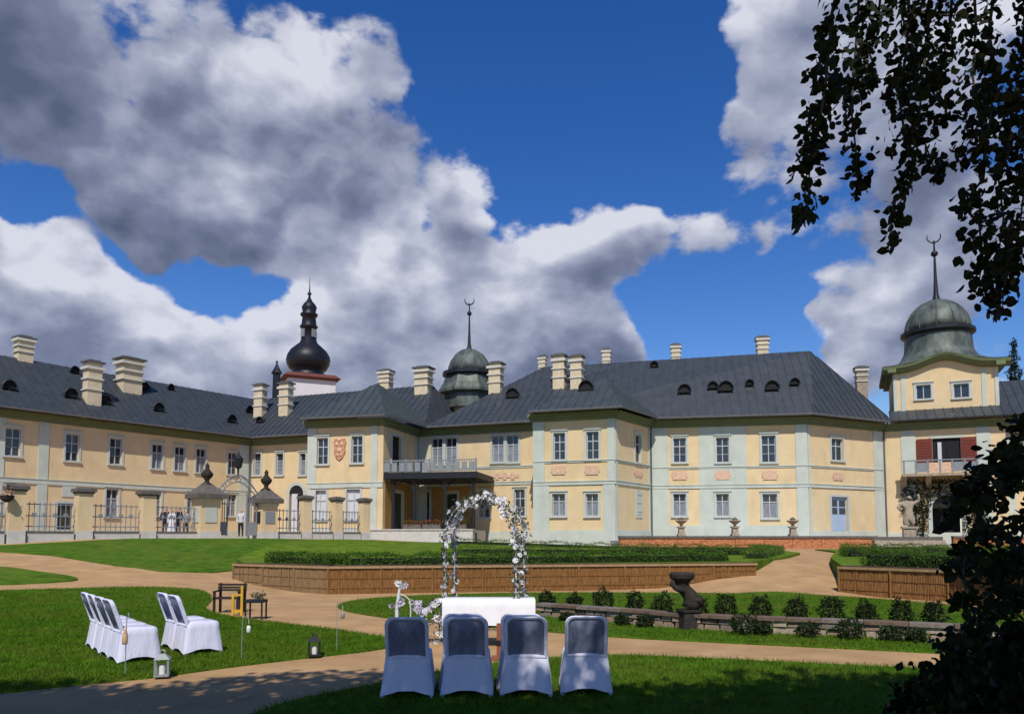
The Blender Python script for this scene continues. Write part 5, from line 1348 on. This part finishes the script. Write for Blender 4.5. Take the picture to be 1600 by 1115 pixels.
# ------------------------------------------------------------------ covered chairs
def chair_proto():
    t = empty('covered_chair', (0, 0, 0)); W = .235
    # backrest: rounded slab leaning back, seen from behind (+Y is the way the chair faces)
    def slab(inner, y_off, thick, z0, z1, w, rad, lean):
        n = 6; prof = [(-w, z0), (w, z0), (w, z1 - rad)] + [(w - rad + rad * math.cos(a), z1 - rad + rad * math.sin(a)) for a in [math.pi / 2 * k / n for k in range(1, n + 1)]] + [(-(w - rad) - rad * math.sin(a), z1 - rad + rad * math.cos(a)) for a in [math.pi / 2 * k / n for k in range(0, n)]] + [(-w, z1 - rad)]
        return prof
    lean = lambda z: -.16 * (z - .42) / .45
    z1 = .87; pr = slab(0, 0, 0, .40, z1, W, .09, 0); k = len(pr)
    cen = (0, .64)
    def ring(sc, dy, scz=None): return [(a * sc, lean(cen[1] + (b - cen[1]) * (scz or sc)) - .20 + dy, cen[1] + (b - cen[1]) * (scz or sc)) for a, b in pr]
    m = MB(); rs = [ring(.94, .028, .955), ring(1.0, .016), ring(1.0, -.020), ring(.95, -.034, .96), ring(.87, -.030, .89), ring(.83, -.008, .85)]
    vs = [v for r in rs for v in r]; fs = [tuple(range(k))]
    for i in range(len(rs) - 1): fs += [(i * k + (j + 1) % k, i * k + j, (i + 1) * k + j, (i + 1) * k + (j + 1) % k) for j in range(k)]
    m.add(vs, fs); m.part('backrest_cover', M_cloth, t)
    m = MB(); r_ = ring(.835, -.010, .855); bulge = [(a * .45, b - .014, (c - cen[1]) * .45 + cen[1]) for a, b, c in ring(.835, -.010, .855)]
    m.add(r_ + bulge, [tuple(reversed(range(k, 2 * k)))] + [((j + 1) % k, j, k + j, k + (j + 1) % k) for j in range(k)]); m.part('back_panel', M_panel, t, True)
    # seat and skirt: stretched fabric with arched hems between four foot pockets
    N_ = 40; rings = []
    def outline(hw, hd, cy, z, arch, rip):
        out = []
        for i in range(N_):
            a = 2 * math.pi * i / N_; ct, st = math.cos(a), math.sin(a); q = 1 / max(abs(ct), abs(st)); q = 1 + (q - 1) * .86
            xx, yy = hw * ct * q, hd * st * q
            mid = 1 - min(1, abs(abs(ct) - abs(st)) * 1.45); zz_ = z + arch * (1 - mid) ** 1.0
            inn = 1 - arch * .55 * (1 - mid) + rip * math.sin(a * 9 + z * 7)
            out.append((xx * inn, cy + yy * inn, zz_))
        return out
    rings = [outline(.300, .30, .01, .02, .055, 0), outline(.287, .285, .01, .10, .02, .008), outline(.268, .262, .01, .25, 0, .008), outline(.252, .245, .012, .38, 0, .004), outline(.245, .235, .015, .445, 0, 0), outline(.225, .215, .015, .468, 0, 0)]
    m = MB(); vs = [v for r in rings for v in r]
    m.add(vs, [(j * N_ + i, j * N_ + (i + 1) % N_, (j + 1) * N_ + (i + 1) % N_, (j + 1) * N_ + i) for j in range(len(rings) - 1) for i in range(N_)] + [tuple((len(rings) - 1) * N_ + i for i in range(N_))])
    m.part('seat_cover', M_cloth, t, True)
    for sx_ in (-1, 1):
        for sy_ in (-1, 1):
            m = MB(); m.tube([(sx_ * .262, .01 + sy_ * .258, -.005), (sx_ * .255, .01 + sy_ * .25, .06), (sx_ * .2, .01 + sy_ * .19, .42)], [.022, .018, .014], 6); m.part('leg', M_cloth, t)
    return t
proto = chair_proto(); first = [True]
def chair(x, y, rz, label, group):
    o = proto if first[0] else copy_tree(proto); first[0] = False
    o.location = (x, y, hgt(x, y) + .035); o.rotation_euler = (0, 0, rz); tag(o, label, 'chair', group)
    return o
names = ['leftmost white covered chair of the front row seen from behind', 'second white covered chair from the left in the front row', 'third white covered chair from the left in the front row', 'rightmost white covered chair of the front row seen from behind']
for i, x in enumerate((639, 731, 822, 914)):
    p = G(x, (1087, 1086, 1085, 1083)[i]); chair(p.x, p.y, R((2, 0, -1, -1.5)[i]), names[i], 'covered chairs of the front row')
for i, x in enumerate((727, 815)):
    chair((x - 800) / 1200 * 9.05, 9.05, R((1, -1)[i]), ('left', 'right')[i] + ' of two covered chairs just ahead of the front row, before the white table', 'two covered chairs before the white table')
fa = Vector((.78, .62)); sd = Vector((-.62, .78)); rzl = math.atan2(fa.y, fa.x) - math.pi / 2
pn = G(213, 1037).xy
for i in range(4):
    q = pn + sd * (.56 * i + .18); chair(q.x, q.y, rzl + R(random.uniform(-3, 3)), '%s covered chair of the left row of four on the lawn, counted from the camera' % ('nearest', 'second', 'third', 'farthest')[i], 'row of four covered chairs at left')
pn = G(313, 1024).xy
for i in range(2):
    q = pn + sd * (.62 * i + .2); chair(q.x, q.y, rzl + R(2), '%s covered chair of the pair on the lawn right of the row of four' % ('nearer', 'farther')[i], 'pair of covered chairs at left')

# ------------------------------------------------------------------ table, linen, arch, decorations
TY = 12.4; tx0, tx1 = (693 - 800) / 1200 * TY, (835 - 800) / 1200 * TY; tz = 1.75 - 96 / 1200 * TY
tb = empty('folding_table', ((tx0 + tx1) / 2, TY + .3, .03), 'white folding table under linen in front of the flower arch', 'table')
m = MB(); m.box(tx0 + .02, tx1 - .02, TY + .02, TY + .62, tz - .05, tz - .012); m.part('table_top', M_white, tb)
for x in (tx0 + .08, tx1 - .08):
    for y in (TY + .08, TY + .55):
        m = MB(); m.tube([(x, y, .0), (x, y, tz - .05)], .018, 8); m.part('leg', M_wire, tb)
def linen():
    m = MB(); nx = 36; rows = []
    def fold(i, z): return .012 * math.sin(i * 1.15) * (tz - z) / .4 + .006 * math.sin(i * 2.7 + 1)
    for z, y in ((tz - .40, TY - .02), (tz - .28, TY - .015), (tz - .12, TY - .008), (tz - .02, TY - .002), (tz + .004, TY + .015), (tz + .006, TY + .32), (tz + .004, TY + .63), (tz - .02, TY + .648), (tz - .25, TY + .66), (tz - .4, TY + .665)):
        rows.append([(tx0 - .012 + (tx1 - tx0 + .024) * i / nx, y + (fold(i, z) if z < tz - .03 else 0), z) for i in range(nx + 1)])
    vs = [v for r in rows for v in r]; N1 = nx + 1
    m.add(vs, [(j * N1 + i, j * N1 + i + 1, (j + 1) * N1 + i + 1, (j + 1) * N1 + i) for j in range(len(rows) - 1) for i in range(nx)])
    for x in (tx0 - .013, tx1 + .013):
        m.add([(x, TY - .01, tz - .3), (x, TY + .66, tz - .3), (x, TY + .64, tz), (x, TY + .005, tz)], [(0, 1, 2, 3)])
    m.thing('tablecloth', M_table, ((tx0 + tx1) / 2, TY + .3, tz), 'white linen cloth draped over the folding table', 'tablecloth', smooth=True)
linen()

def blob_flower():
    m = MB()
    for k in range(9):
        a_ = k * 2.4; r_ = .016 + .010 * (k % 3); c = Vector((math.cos(a_) * r_, math.sin(a_) * r_, .012 - .004 * (k % 3)))
        u = Vector((math.cos(a_), math.sin(a_), .5)).normalized(); w_ = Vector((-math.sin(a_), math.cos(a_), 0))
        m.add([c - u * .012, c + w_ * .022 + u * .012, c + u * .036, c - w_ * .022 + u * .012], [(0, 1, 2, 3)])
    m.lathe((0, 0, 0), [(.012, -.01), (.03, .0), (.022, .016)], 7)
    return m.mesh('flower', smooth=True)
FLOWER = [blob_flower(), blob_flower()]; FLOWER[0].materials.append(M_petal); FLOWER[1].materials.append(M_petal2)

def arch():
    c = Vector((-.47, 13.05, 0)); a_ = R(-24); d = Vector((math.cos(a_), math.sin(a_), 0)); n_ = Vector((-d.y, d.x, 0)); hw, H, r = .66, 2.42, .66
    t = empty('flower_arch', c, 'wedding arch wound with white flowers and grey green sprigs', 'arch')
    path = [(-hw, 0), (-hw, .6), (-hw, 1.2), (-hw, H - r)] + [(r * math.cos(math.pi - math.pi * k / 14), H - r + r * math.sin(math.pi * k / 14)) for k in range(1, 14)] + [(hw, H - r), (hw, 1.2), (hw, .6), (hw, 0)]
    P3 = lambda u, z, o: c + d * u + n_ * o + Vector((0, 0, z))
    for o in (-.17, .17):
        m = MB(); m.tube([P3(u, z, o) for u, z in path], .013, 6); m.part('hoop', M_wire, t)
    for i in range(1, len(path), 2):
        u, z = path[i]; m = MB(); m.tube([P3(u, z, -.17), P3(u, z, .17)], .008, 5); m.part('rung', M_wire, t)
    # length along the hoop
    L_ = [0]
    for i in range(1, len(path)): L_.append(L_[-1] + math.hypot(path[i][0] - path[i - 1][0], path[i][1] - path[i - 1][1]))
    def pt(s):
        for i in range(1, len(L_)):
            if s <= L_[i]: k = (s - L_[i - 1]) / (L_[i] - L_[i - 1]); return lerp(path[i - 1][0], path[i][0], k), lerp(path[i - 1][1], path[i][1], k)
        return path[-1]
    Q = []; cnt = 0
    for i in range(2400):
        s = random.uniform(0, L_[-1]); u, z = pt(s); o = random.choice((-.17, .17)); g_ = 1.35 if z > 1.7 else .8
        Q.append(P3(u + random.gauss(0, .035 * g_), max(.05, z + random.gauss(0, .04 * g_)), o + random.gauss(0, .04 * g_))[:])
    np_mesh('sprigs', leaf_quads(np.array(Q), .058, rng, .1, .45), 3, M_archleaf, t, kind='stuff')
    for i in range(210):
        s = L_[-1] * (i + random.random()) / 210; u, z = pt(s); o = (-.17, .17)[i % 2]; g_ = 1.4 if z > 1.7 else .85
        f = bpy.data.objects.new('flower', FLOWER[0 if random.random() < .72 else 1]); col.objects.link(f); f.parent = t
        q = P3(u + random.gauss(0, .03 * g_), max(.08, z + random.gauss(0, .04)), o + random.gauss(0, .045 * g_)) - c
        k = random.uniform(.6, 1.1) * (1.1 if z > 1.6 else .85)
        f.location = q; f.scale = (k, k, k); f.rotation_euler = (R(90) + random.gauss(0, .6), random.gauss(0, .6), random.gauss(0, .8))
arch()

def flower_stand():
    Y = 12.9; X = lambda px: (px - 800) / 1200 * Y; Z = lambda py: 1.75 - (py - 840) / 1200 * Y
    t = empty('flower_stand', (X(628), Y, .03), 'white wire stand with hook and flower posies left of the table', 'stand')
    m = MB(); m.tube([(X(621), Y, .0), (X(622), Y, Z(945)), (X(626), Y, Z(915)), (X(627), Y, Z(912))], [.035, .03, .022, .012], 8); m.part('post', M_wire, t)
    m = MB(); m.tube([(X(625), Y, Z(926)), (X(633), Y, Z(929)), (X(641), Y, Z(935)), (X(643), Y, Z(950)), (X(643), Y, .0)], .010, 6); m.part('hook', M_wire, t)
    m = MB(); m.tube([(X(643), Y, Z(942)), (X(655), Y + .1, Z(948)), (X(672), Y + .15, Z(949)), (X(690), Y + .1, Z(942))], .010, 6); m.part('swag_wire', M_wire, t)
    for px in (666, 687):
        m = MB(); m.tube([(X(px), Y + .12, 0), (X(px), Y + .12, Z(948))], .014, 6); m.part('post', M_wire, t)
    Q = []
    for px, py, k in [(622, 946, 30), (627, 914, 14), (651, 944, 26), (662, 948, 34), (676, 943, 34), (688, 941, 30), (686, 965, 30), (660, 972, 24), (690, 985, 24), (680, 1000, 16)]:
        for _ in range(k): Q.append((X(px) + random.gauss(0, .055), Y + .08 + random.gauss(0, .06), Z(py) + random.gauss(0, .05)))
        for _ in range(max(3, k // 6)):
            f = bpy.data.objects.new('flower', FLOWER[random.randint(0, 1)]); col.objects.link(f); f.parent = t; s_ = random.uniform(.8, 1.4); f.scale = (s_,) * 3
            f.location = (X(px) + random.gauss(0, .05) - t.location.x, random.gauss(0, .05), Z(py) + random.gauss(0, .04) - .03); f.rotation_euler = (R(90) + random.gauss(0, .5), random.gauss(0, .5), 0)
    np_mesh('sprigs', leaf_quads(np.array(Q), .055, rng, .1, .5), 3, M_archleaf, t, kind='stuff')
flower_stand()

# narrow wooden easel leg seen between the front chairs
X0, Y0 = (781 - 800) / 1200 * 11.2, 11.2
t = empty('wooden_stand', (X0, Y0, .03), 'narrow red brown wooden stand between the front chairs and the table', 'stand')
m = MB(); m.box(X0 - .045, X0 + .045, Y0, Y0 + .05, .03, .52); m.part('post', M_redwood, t)
m = MB(); m.box(X0 - .14, X0 + .06, Y0 - .02, Y0 + .12, .22, .28); m.part('ledge', M_black, t)
m = MB(); m.box(X0 - .12, X0 + .12, Y0 - .1, Y0 + .15, .0, .045); m.part('foot', M_redwood, t)

# bench with yellow frame and grey side table on the gravel
def bench():
    a = G(352, 958); sc = (958 - 840) / 1.75; x, y, z = a; u = lambda px: x + (px - 352) / sc; v = lambda py: z + (958 - py) / sc
    t = empty('garden_bench', a, 'dark wooden garden bench with slatted back on the gravel at left', 'bench')
    for k, yy in enumerate((913, 917.5, 921.5)):
        m = MB(); m.box(u(329), u(375), y + .42 - .01 * k, y + .45 - .01 * k, v(yy + 3.2), v(yy)); m.part('back_slat', M_darkwood, t)
    for k in range(4):
        m = MB(); m.box(u(331), u(374), y + .02 + .1 * k, y + .1 + .1 * k, v(936), v(933.5)); m.part('seat_slat', M_darkwood, t)
    for px in (333, 372):
        for yy, top in ((y + .02, 924), (y + .4, 912)):
            m = MB(); m.box(u(px) - .025, u(px) + .025, yy, yy + .05, z - .02, v(top)); m.part('leg', M_darkwood, t)
        m = MB(); m.box(u(px) - .03, u(px) + .03, y, y + .45, v(925), v(923)); m.part('armrest', M_darkwood, t)
    b_ = G(370, 961); w_ = (378 - 361) / sc / 2; h_ = (958 - 913) / sc
    t = empty('picture_frame', b_, 'upright yellow ochre wooden frame standing before the dark bench', 'frame')
    X, Y, Z = b_
    for nm, bx in (('upright', (X - w_, X - w_ + .05, Y, Y + .05, Z, Z + h_ * .72)), ('upright', (X + w_ - .05, X + w_, Y, Y + .05, Z, Z + h_)), ('rail', (X - w_ + .05, X + w_ - .05, Y + .004, Y + .046, Z + h_ * .66, Z + h_ * .72)), ('rail', (X - w_ + .05, X + w_ - .05, Y + .004, Y + .046, Z + .06, Z + .13))):
        m = MB(); m.box(*bx); m.part(nm, M_orange, t)
    m = MB(); m.box(X - w_ + .09, X + w_ - .1, Y + .03, Y + .04, Z + h_ * .2, Z + h_ * .55); m.part('board', M_darkwood, t)
    c_ = G(395, 968); X, Y, Z = c_
    t = empty('side_table', c_, 'small grey metal side table with posy right of the bench', 'table')
    m = MB(); m.box(X - .22, X + .2, Y, Y + .36, Z + .36, Z + .42); m.part('table_top', M_iron, t)
    for dx, dy in ((-.19, .02), (.16, .02), (-.19, .32), (.16, .32)):
        m = MB(); m.box(X + dx, X + dx + .03, Y + dy, Y + dy + .03, Z - .02, Z + .36); m.part('leg', M_iron, t)
    P = np.array([(X + .05 + random.gauss(0, .07), Y + .18 + random.gauss(0, .07), Z + .5 + random.gauss(0, .05)) for _ in range(90)])
    np_mesh('posy', leaf_quads(P, .06, rng), 3, M_archleaf, t, kind='stuff')
bench()

def lantern(px, py, hpx, label, body=M_iron):
    b_ = G(px, py); sc = (py - 840) / 1.75; H = hpx / sc; w_ = H * .27; x, y, z = b_; z += .03
    t = empty('lantern', (x, y, z), label, 'lantern')
    m = MB(); m.rot(b_, w_, w_, z, z + H * .08, .3); m.part('base', body, t)
    for i, j in ((-1, -1), (1, -1), (1, 1), (-1, 1)):
        ca, sa = math.cos(.3), math.sin(.3); cx, cy = x + (i * ca - j * sa) * w_ * .85, y + (i * sa + j * ca) * w_ * .85
        m = MB(); m.rot((cx, cy), .012, .012, z + H * .08, z + H * .66, .3); m.part('corner_post', body, t)
    m = MB(); m.lathe((x, y, z + H * .08), [(w_ * .45, 0), (w_ * .45, H * .35), (.01, H * .37)], 10); m.part('candle', M_petal, t)
    m = MB(); m.rot(b_, w_ * 1.1, w_ * 1.1, z + H * .66, z + H * .86, .3, .35); m.part('roof', body, t)
    m = MB(); m.tube([(x + w_ * .4 * math.cos(k), y, z + H * .9 + w_ * .4 * math.sin(k)) for k in [i * math.pi / 5 for i in range(11)]], .008, 5); m.part('ring', body, t)
lantern(253, 1059, 40, 'grey metal lantern at the lawn edge by the left chairs', M_greywire)
lantern(491, 1027, 34, 'dark metal lantern at the lawn edge in the middle')

def hook(px0, py0, px1, py1, label, jar, lean=0):
    b_ = G(px0, py0); Y = b_.y; X = lambda p: (p - 800) / 1200 * Y; Z = lambda p: 1.75 - (p - 840) / 1200 * Y
    t = empty('shepherd_hook', b_, label, 'hook')
    x1, z1 = X(px1), Z(py1)
    m = MB(); m.tube([(b_.x, Y, b_.z - .05), (b_.x * .4 + x1 * .6, Y, z1 * .6), (x1, Y, z1 - .05), (x1 + .02, Y, z1), (x1 + .06, Y, z1 + .015), (x1 + .09, Y, z1 - .03)], .0055, 6); m.part('rod', M_greywire, t)
    if jar:
        m = MB(); m.lathe((x1 + .09, Y, z1 - .22), [(.02, 0), (.03, .015), (.03, .08), (.02, .1)], 10); m.part('jar', jar, t, True)
        m = MB(); m.tube([(x1 + .09, Y, z1 - .03), (x1 + .09, Y, z1 - .09)], .004, 4); m.part('string', M_wire, t)
    return t
hook(377, 1034, 383, 962, 'thin grey hook with pale jar on the lawn below the bench', M_petal)
hook(526, 1018, 529, 942, 'thin grey hook at the lawn edge left of the front chairs', M_greywire)
def jar_stand():
    Y = G(204, 1058).y; X = (204 - 800) / 1200 * Y; Z = lambda p: 1.75 - (p - 840) / 1200 * Y
    t = empty('shepherd_hook', (X, Y, 0), 'thin hook carrying a tall amber bottle beside the nearest left chair', 'hook')
    m = MB(); m.tube([(X, Y, -.02), (X, Y, Z(962)), (X + .03, Y - .02, Z(955)), (X + .05, Y - .04, Z(963))], .006, 6); m.part('rod', M_greywire, t)
    m = MB(); m.lathe((X, Y - .03, Z(1003)), [(.028, 0), (.034, .02), (.034, .12), (.016, .17), (.014, .22)], 10); m.part('bottle', M_amber, t, True)
jar_stand()

# ------------------------------------------------------------------ the big tree over the camera and the shrub at right
def tree():
    base = Vector((5.6, -1.8, 0)); t = empty('lime_tree', base, 'large dark leafed tree with branches hanging in from the upper right', 'tree')
    m = MB(); m.tube([(5.6, -1.8, -.2), (5.55, -1.8, .4), (5.45, -1.9, 2.0), (5.2, -2.0, 4.2), (4.8, -2.2, 6.4), (4.3, -2.6, 8.6), (3.6, -3.0, 10.5)], [.52, .40, .34, .30, .24, .15, .06], 14); m.part('trunk', M_bark, t, True)
    limbs = [[(5.2, -2.0, 4.2), (5.3, 0.2, 5.8), (5.0, 2.6, 6.7), (4.4, 4.4, 6.6)], [(5.3, -1.95, 3.4), (6.3, 1.0, 4.6), (6.0, 3.4, 5.4), (5.4, 4.8, 5.6)],
             [(4.8, -2.2, 6.4), (2.2, -1.8, 7.8), (-1.2, -1.8, 8.4), (-4.6, -2.6, 8.2)], [(5.0, -2.1, 5.4), (2.5, -.2, 6.8), (-.5, .5, 7.4), (-4, .2, 7.2)], [(4.8, -2.2, 6.4), (3.5, -5, 8), (1, -6.5, 8.6)], [(5.1, -2, 4.8), (7.5, -2.5, 6.8), (9.5, -2, 8)], [(4.3, -2.6, 8.6), (1.5, -3.2, 9.8), (-2.5, -3.6, 10)]]
    for l in limbs:
        m = MB(); m.tube(l, [.16 * (1 - .8 * k / (len(l) - 1)) for k in range(len(l))], 8); m.part('limb', M_bark, t, True)
    # crown overhead
    n = 90000; d = rng.normal(size=(n, 3)); d /= np.linalg.norm(d, axis=1)[:, None]; rad = rng.uniform(.05, 1, n) ** .45
    cl = np.array([[-.6, -3.4, 8.6], [3.5, -2.5, 8.2], [-5.2, -3.0, 8.2], [2.0, -.2, 7.4], [-2.2, -.6, 7.8], [-5.5, -.9, 7.4], [4.6, .6, 7.2], [6.8, -2.2, 7.6], [.5, -5.5, 8.6], [-8.0, -2.4, 7.6], [6.2, 1.4, 7.0]])
    cr = np.array([[3.4, 2.9, 2.4], [3.0, 2.8, 2.4], [3.2, 2.8, 2.3], [2.6, 2.1, 1.3], [2.6, 2.2, 1.5], [2.4, 2.0, 1.3], [2.2, 2.0, 1.2], [2.6, 2.6, 2.2], [3.2, 2.5, 2.2], [2.2, 2.2, 1.6], [2.0, 1.9, 1.0]])
    cl[:, 1] += 1.95 - .85 * (cl[:, 0] > 1.5); cl[:, 0] -= .3; k = rng.integers(0, len(cl), n); P = cl[k] + d * rad[:, None] * cr[k]
    # keep the crown above what the eye sees
    keep = P[:, 2] - 1.75 > .78 * np.maximum(P[:, 1] + .3, 0) + .6
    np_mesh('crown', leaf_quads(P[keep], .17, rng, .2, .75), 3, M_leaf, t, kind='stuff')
    return t

def leaf_mesh():
    m = MB(); pr = [(0, 0), (.3, .16), (.42, .4), (.34, .68), (.15, .88), (0, 1.0)]
    vs = [(x, y, -.10 * x * 2 + .05 * math.sin(y * 3)) for x, y in pr] + [(-x, y, -.10 * x * 2 + .05 * math.sin(y * 3)) for x, y in pr[1:-1]]
    mid = [(0, .3, .05), (0, .65, .06)]
    m.add(vs + mid, [(0, 1, 2, 10), (10, 2, 3, 11), (11, 3, 4, 5), (0, 10, 6), (6, 10, 7), (10, 11, 7), (7, 11, 8), (8, 11, 9), (9, 11, 5)])
    me = m.mesh('leaf'); me.materials.append(M_leaf); return me
LEAF = leaf_mesh()
TREE = tree()

def strands(owner, lines, depth, per_m, spread, size, single, name='twig'):
    """drooping twigs traced on the photograph, hung at a real distance, with leaves along them"""
    pts_all = []
    for ln in lines:
        Y = depth + random.uniform(-.45, .45)
        P = [at_y(x, y, Y + .25 * math.sin(i * 1.3)) for i, (x, y, *_) in enumerate(ln)]
        sp = [q[2] if len(q) > 2 else 22 for q in ln]
        m = MB(); m.tube(P, [.012 - .009 * i / (len(P) - 1) for i in range(len(P))], 5); m.part(name, M_bark, owner)
        for i in range(len(P) - 1):
            L_ = (P[i + 1] - P[i]).length; k = max(2, int(L_ * per_m * (sp[i] / 22)))
            for _ in range(k):
                t_ = random.random(); s_ = lerp(sp[i], sp[i + 1], t_) * Y / 1200 * spread
                q = P[i].lerp(P[i + 1], t_) + Vector((random.gauss(0, s_ * .6), random.gauss(0, s_ * .8), random.gauss(0, s_ * .45))); pts_all.append(q)
    random.shuffle(pts_all)
    org = ORG[owner]
    for q in pts_all[:single]:
        o = bpy.data.objects.new('leaf', LEAF); col.objects.link(o); o.parent = owner; o.location = q - org
        k = size * random.uniform(.8, 1.35); o.scale = (k, k, k); o.rotation_euler = (R(180) + random.gauss(0, 1.1) + R(60), random.gauss(0, .9), random.uniform(0, 6.28))
    rest = np.array([q[:] for q in pts_all[single:]])
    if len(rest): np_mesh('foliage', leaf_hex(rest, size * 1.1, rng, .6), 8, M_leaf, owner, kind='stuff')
hang = [
    [(1318, -60, 20), (1300, 20, 22), (1296, 70, 24), (1290, 130, 26), (1282, 185, 24), (1268, 225, 16), (1264, 280, 14), (1262, 325, 18), (1252, 346, 6)],
    [(1290, 150, 14), (1270, 190, 16), (1275, 235, 18), (1250, 262, 10), (1237, 272, 4)],
    [(1345, -60, 22), (1340, 40, 22), (1334, 120, 20), (1330, 170, 16), (1338, 240, 16), (1346, 280, 16), (1340, 302, 6)],
    [(1380, -60, 24), (1372, 40, 22), (1352, 90, 12), (1356, 140, 10)],
    [(1418, -60, 26), (1420, 30, 26), (1415, 90, 24), (1405, 150, 22), (1412, 200, 22), (1428, 245, 20), (1415, 285, 10), (1396, 320, 12), (1392, 352, 14), (1388, 390, 3)],
    [(1455, -60, 26), (1450, 60, 26), (1440, 130, 22), (1436, 200, 20), (1455, 250, 14), (1464, 280, 8)],
    [(1490, -60, 26), (1485, 40, 24), (1470, 110, 16), (1450, 140, 14)], [(1478, 150, 4), (1478, 185, 12), (1480, 192, 3)],
    [(1520, -60, 24), (1525, 40, 24), (1520, 120, 24), (1530, 190, 22), (1510, 230, 14), (1503, 258, 8)],
    [(1560, -60, 12), (1545, 50, 18), (1555, 110, 16), (1548, 180, 14), (1540, 230, 18), (1535, 262, 8)],
    [(1540, 230, 3), (1536, 280, 4), (1520, 300, 14), (1512, 330, 14), (1530, 350, 20), (1535, 400, 18), (1530, 440, 12), (1538, 470, 10)],
    [(1605, -60, 16), (1600, 60, 12), (1590, 130, 18), (1580, 190, 22), (1575, 240, 16), (1560, 280, 20), (1568, 340, 24), (1560, 400, 22), (1556, 450, 16), (1562, 498, 6)],
    [(1640, -60, 30), (1625, 120, 30), (1610, 220, 26), (1600, 300, 22), (1590, 380, 18), (1585, 420, 6)],
    [(1580, 350, 16), (1572, 420, 18), (1566, 480, 10)]]
strands(TREE, hang, 4.9, 165, .95, .055, 300)

def side_shrub():
    b_ = Vector((3.9, 4.6, 0)); t = empty('lilac_shrub', b_, 'dark leafy shrub in shade at the lower right corner', 'shrub')
    m = MB()
    for dx, dy, h_ in ((0, 0, 2.2), (.35, .2, 2.5), (-.35, .1, 1.6), (.2, -.3, 2.0), (.7, 0, 2.6)):
        m = MB(); m.tube([(3.9 + dx * .3, 4.6 + dy * .3, -.1), (3.9 + dx * .7, 4.6 + dy, h_ * .5), (3.9 + dx * 1.1, 4.6 + dy, h_)], [.035, .025, .01], 7); m.part('stem', M_bark, t)
    lines = [
        [(1640, 640, 20), (1600, 665, 22), (1585, 700, 26), (1560, 725, 26), (1530, 745, 24), (1505, 770, 18), (1490, 800, 14), (1478, 822, 8)],
        [(1640, 680, 30), (1590, 720, 32), (1550, 760, 30), (1525, 790, 24), (1540, 820, 18)],
        [(1640, 720, 30), (1600, 740, 28), (1570, 760, 20)],
        [(1560, 820, 20), (1530, 840, 20), (1510, 860, 22), (1505, 890, 22), (1510, 925, 18), (1506, 955, 12)],
        [(1560, 870, 18), (1545, 900, 20), (1560, 930, 18)],
        [(1640, 780, 20), (1610, 800, 20), (1592, 850, 24), (1600, 910, 30), (1585, 940, 20)],
        [(1620, 860, 20), (1578, 880, 24), (1570, 920, 22), (1572, 950, 16)],
        [(1550, 950, 18), (1520, 975, 22), (1500, 1000, 22), (1492, 1025, 18), (1470, 1045, 10)],
        [(1640, 960, 30), (1580, 985, 30), (1540, 1010, 30), (1500, 1040, 30), (1460, 1065, 26), (1425, 1085, 20), (1400, 1110, 12)],
        [(1640, 1010, 32), (1580, 1030, 36), (1530, 1060, 36), (1480, 1090, 32), (1440, 1115, 26), (1410, 1140, 22)],
        [(1640, 1060, 34), (1580, 1080, 36), (1530, 1110, 36), (1480, 1140, 34), (1440, 1170, 30)],
        [(1640, 1110, 34), (1580, 1130, 36), (1520, 1160, 36), (1470, 1200, 34)],
        [(1610, 985, 26), (1570, 1000, 26), (1560, 1050, 30), (1600, 1100, 30)],
        [(1520, 1030, 20), (1490, 1060, 24), (1470, 1100, 26)]]
    strands(t, lines[:7], 4.7, 185, .9, .055, 0, 'twig'); strands(t, lines[7:], 4.7, 250, .95, .058, 0, 'twig')
side_shrub()
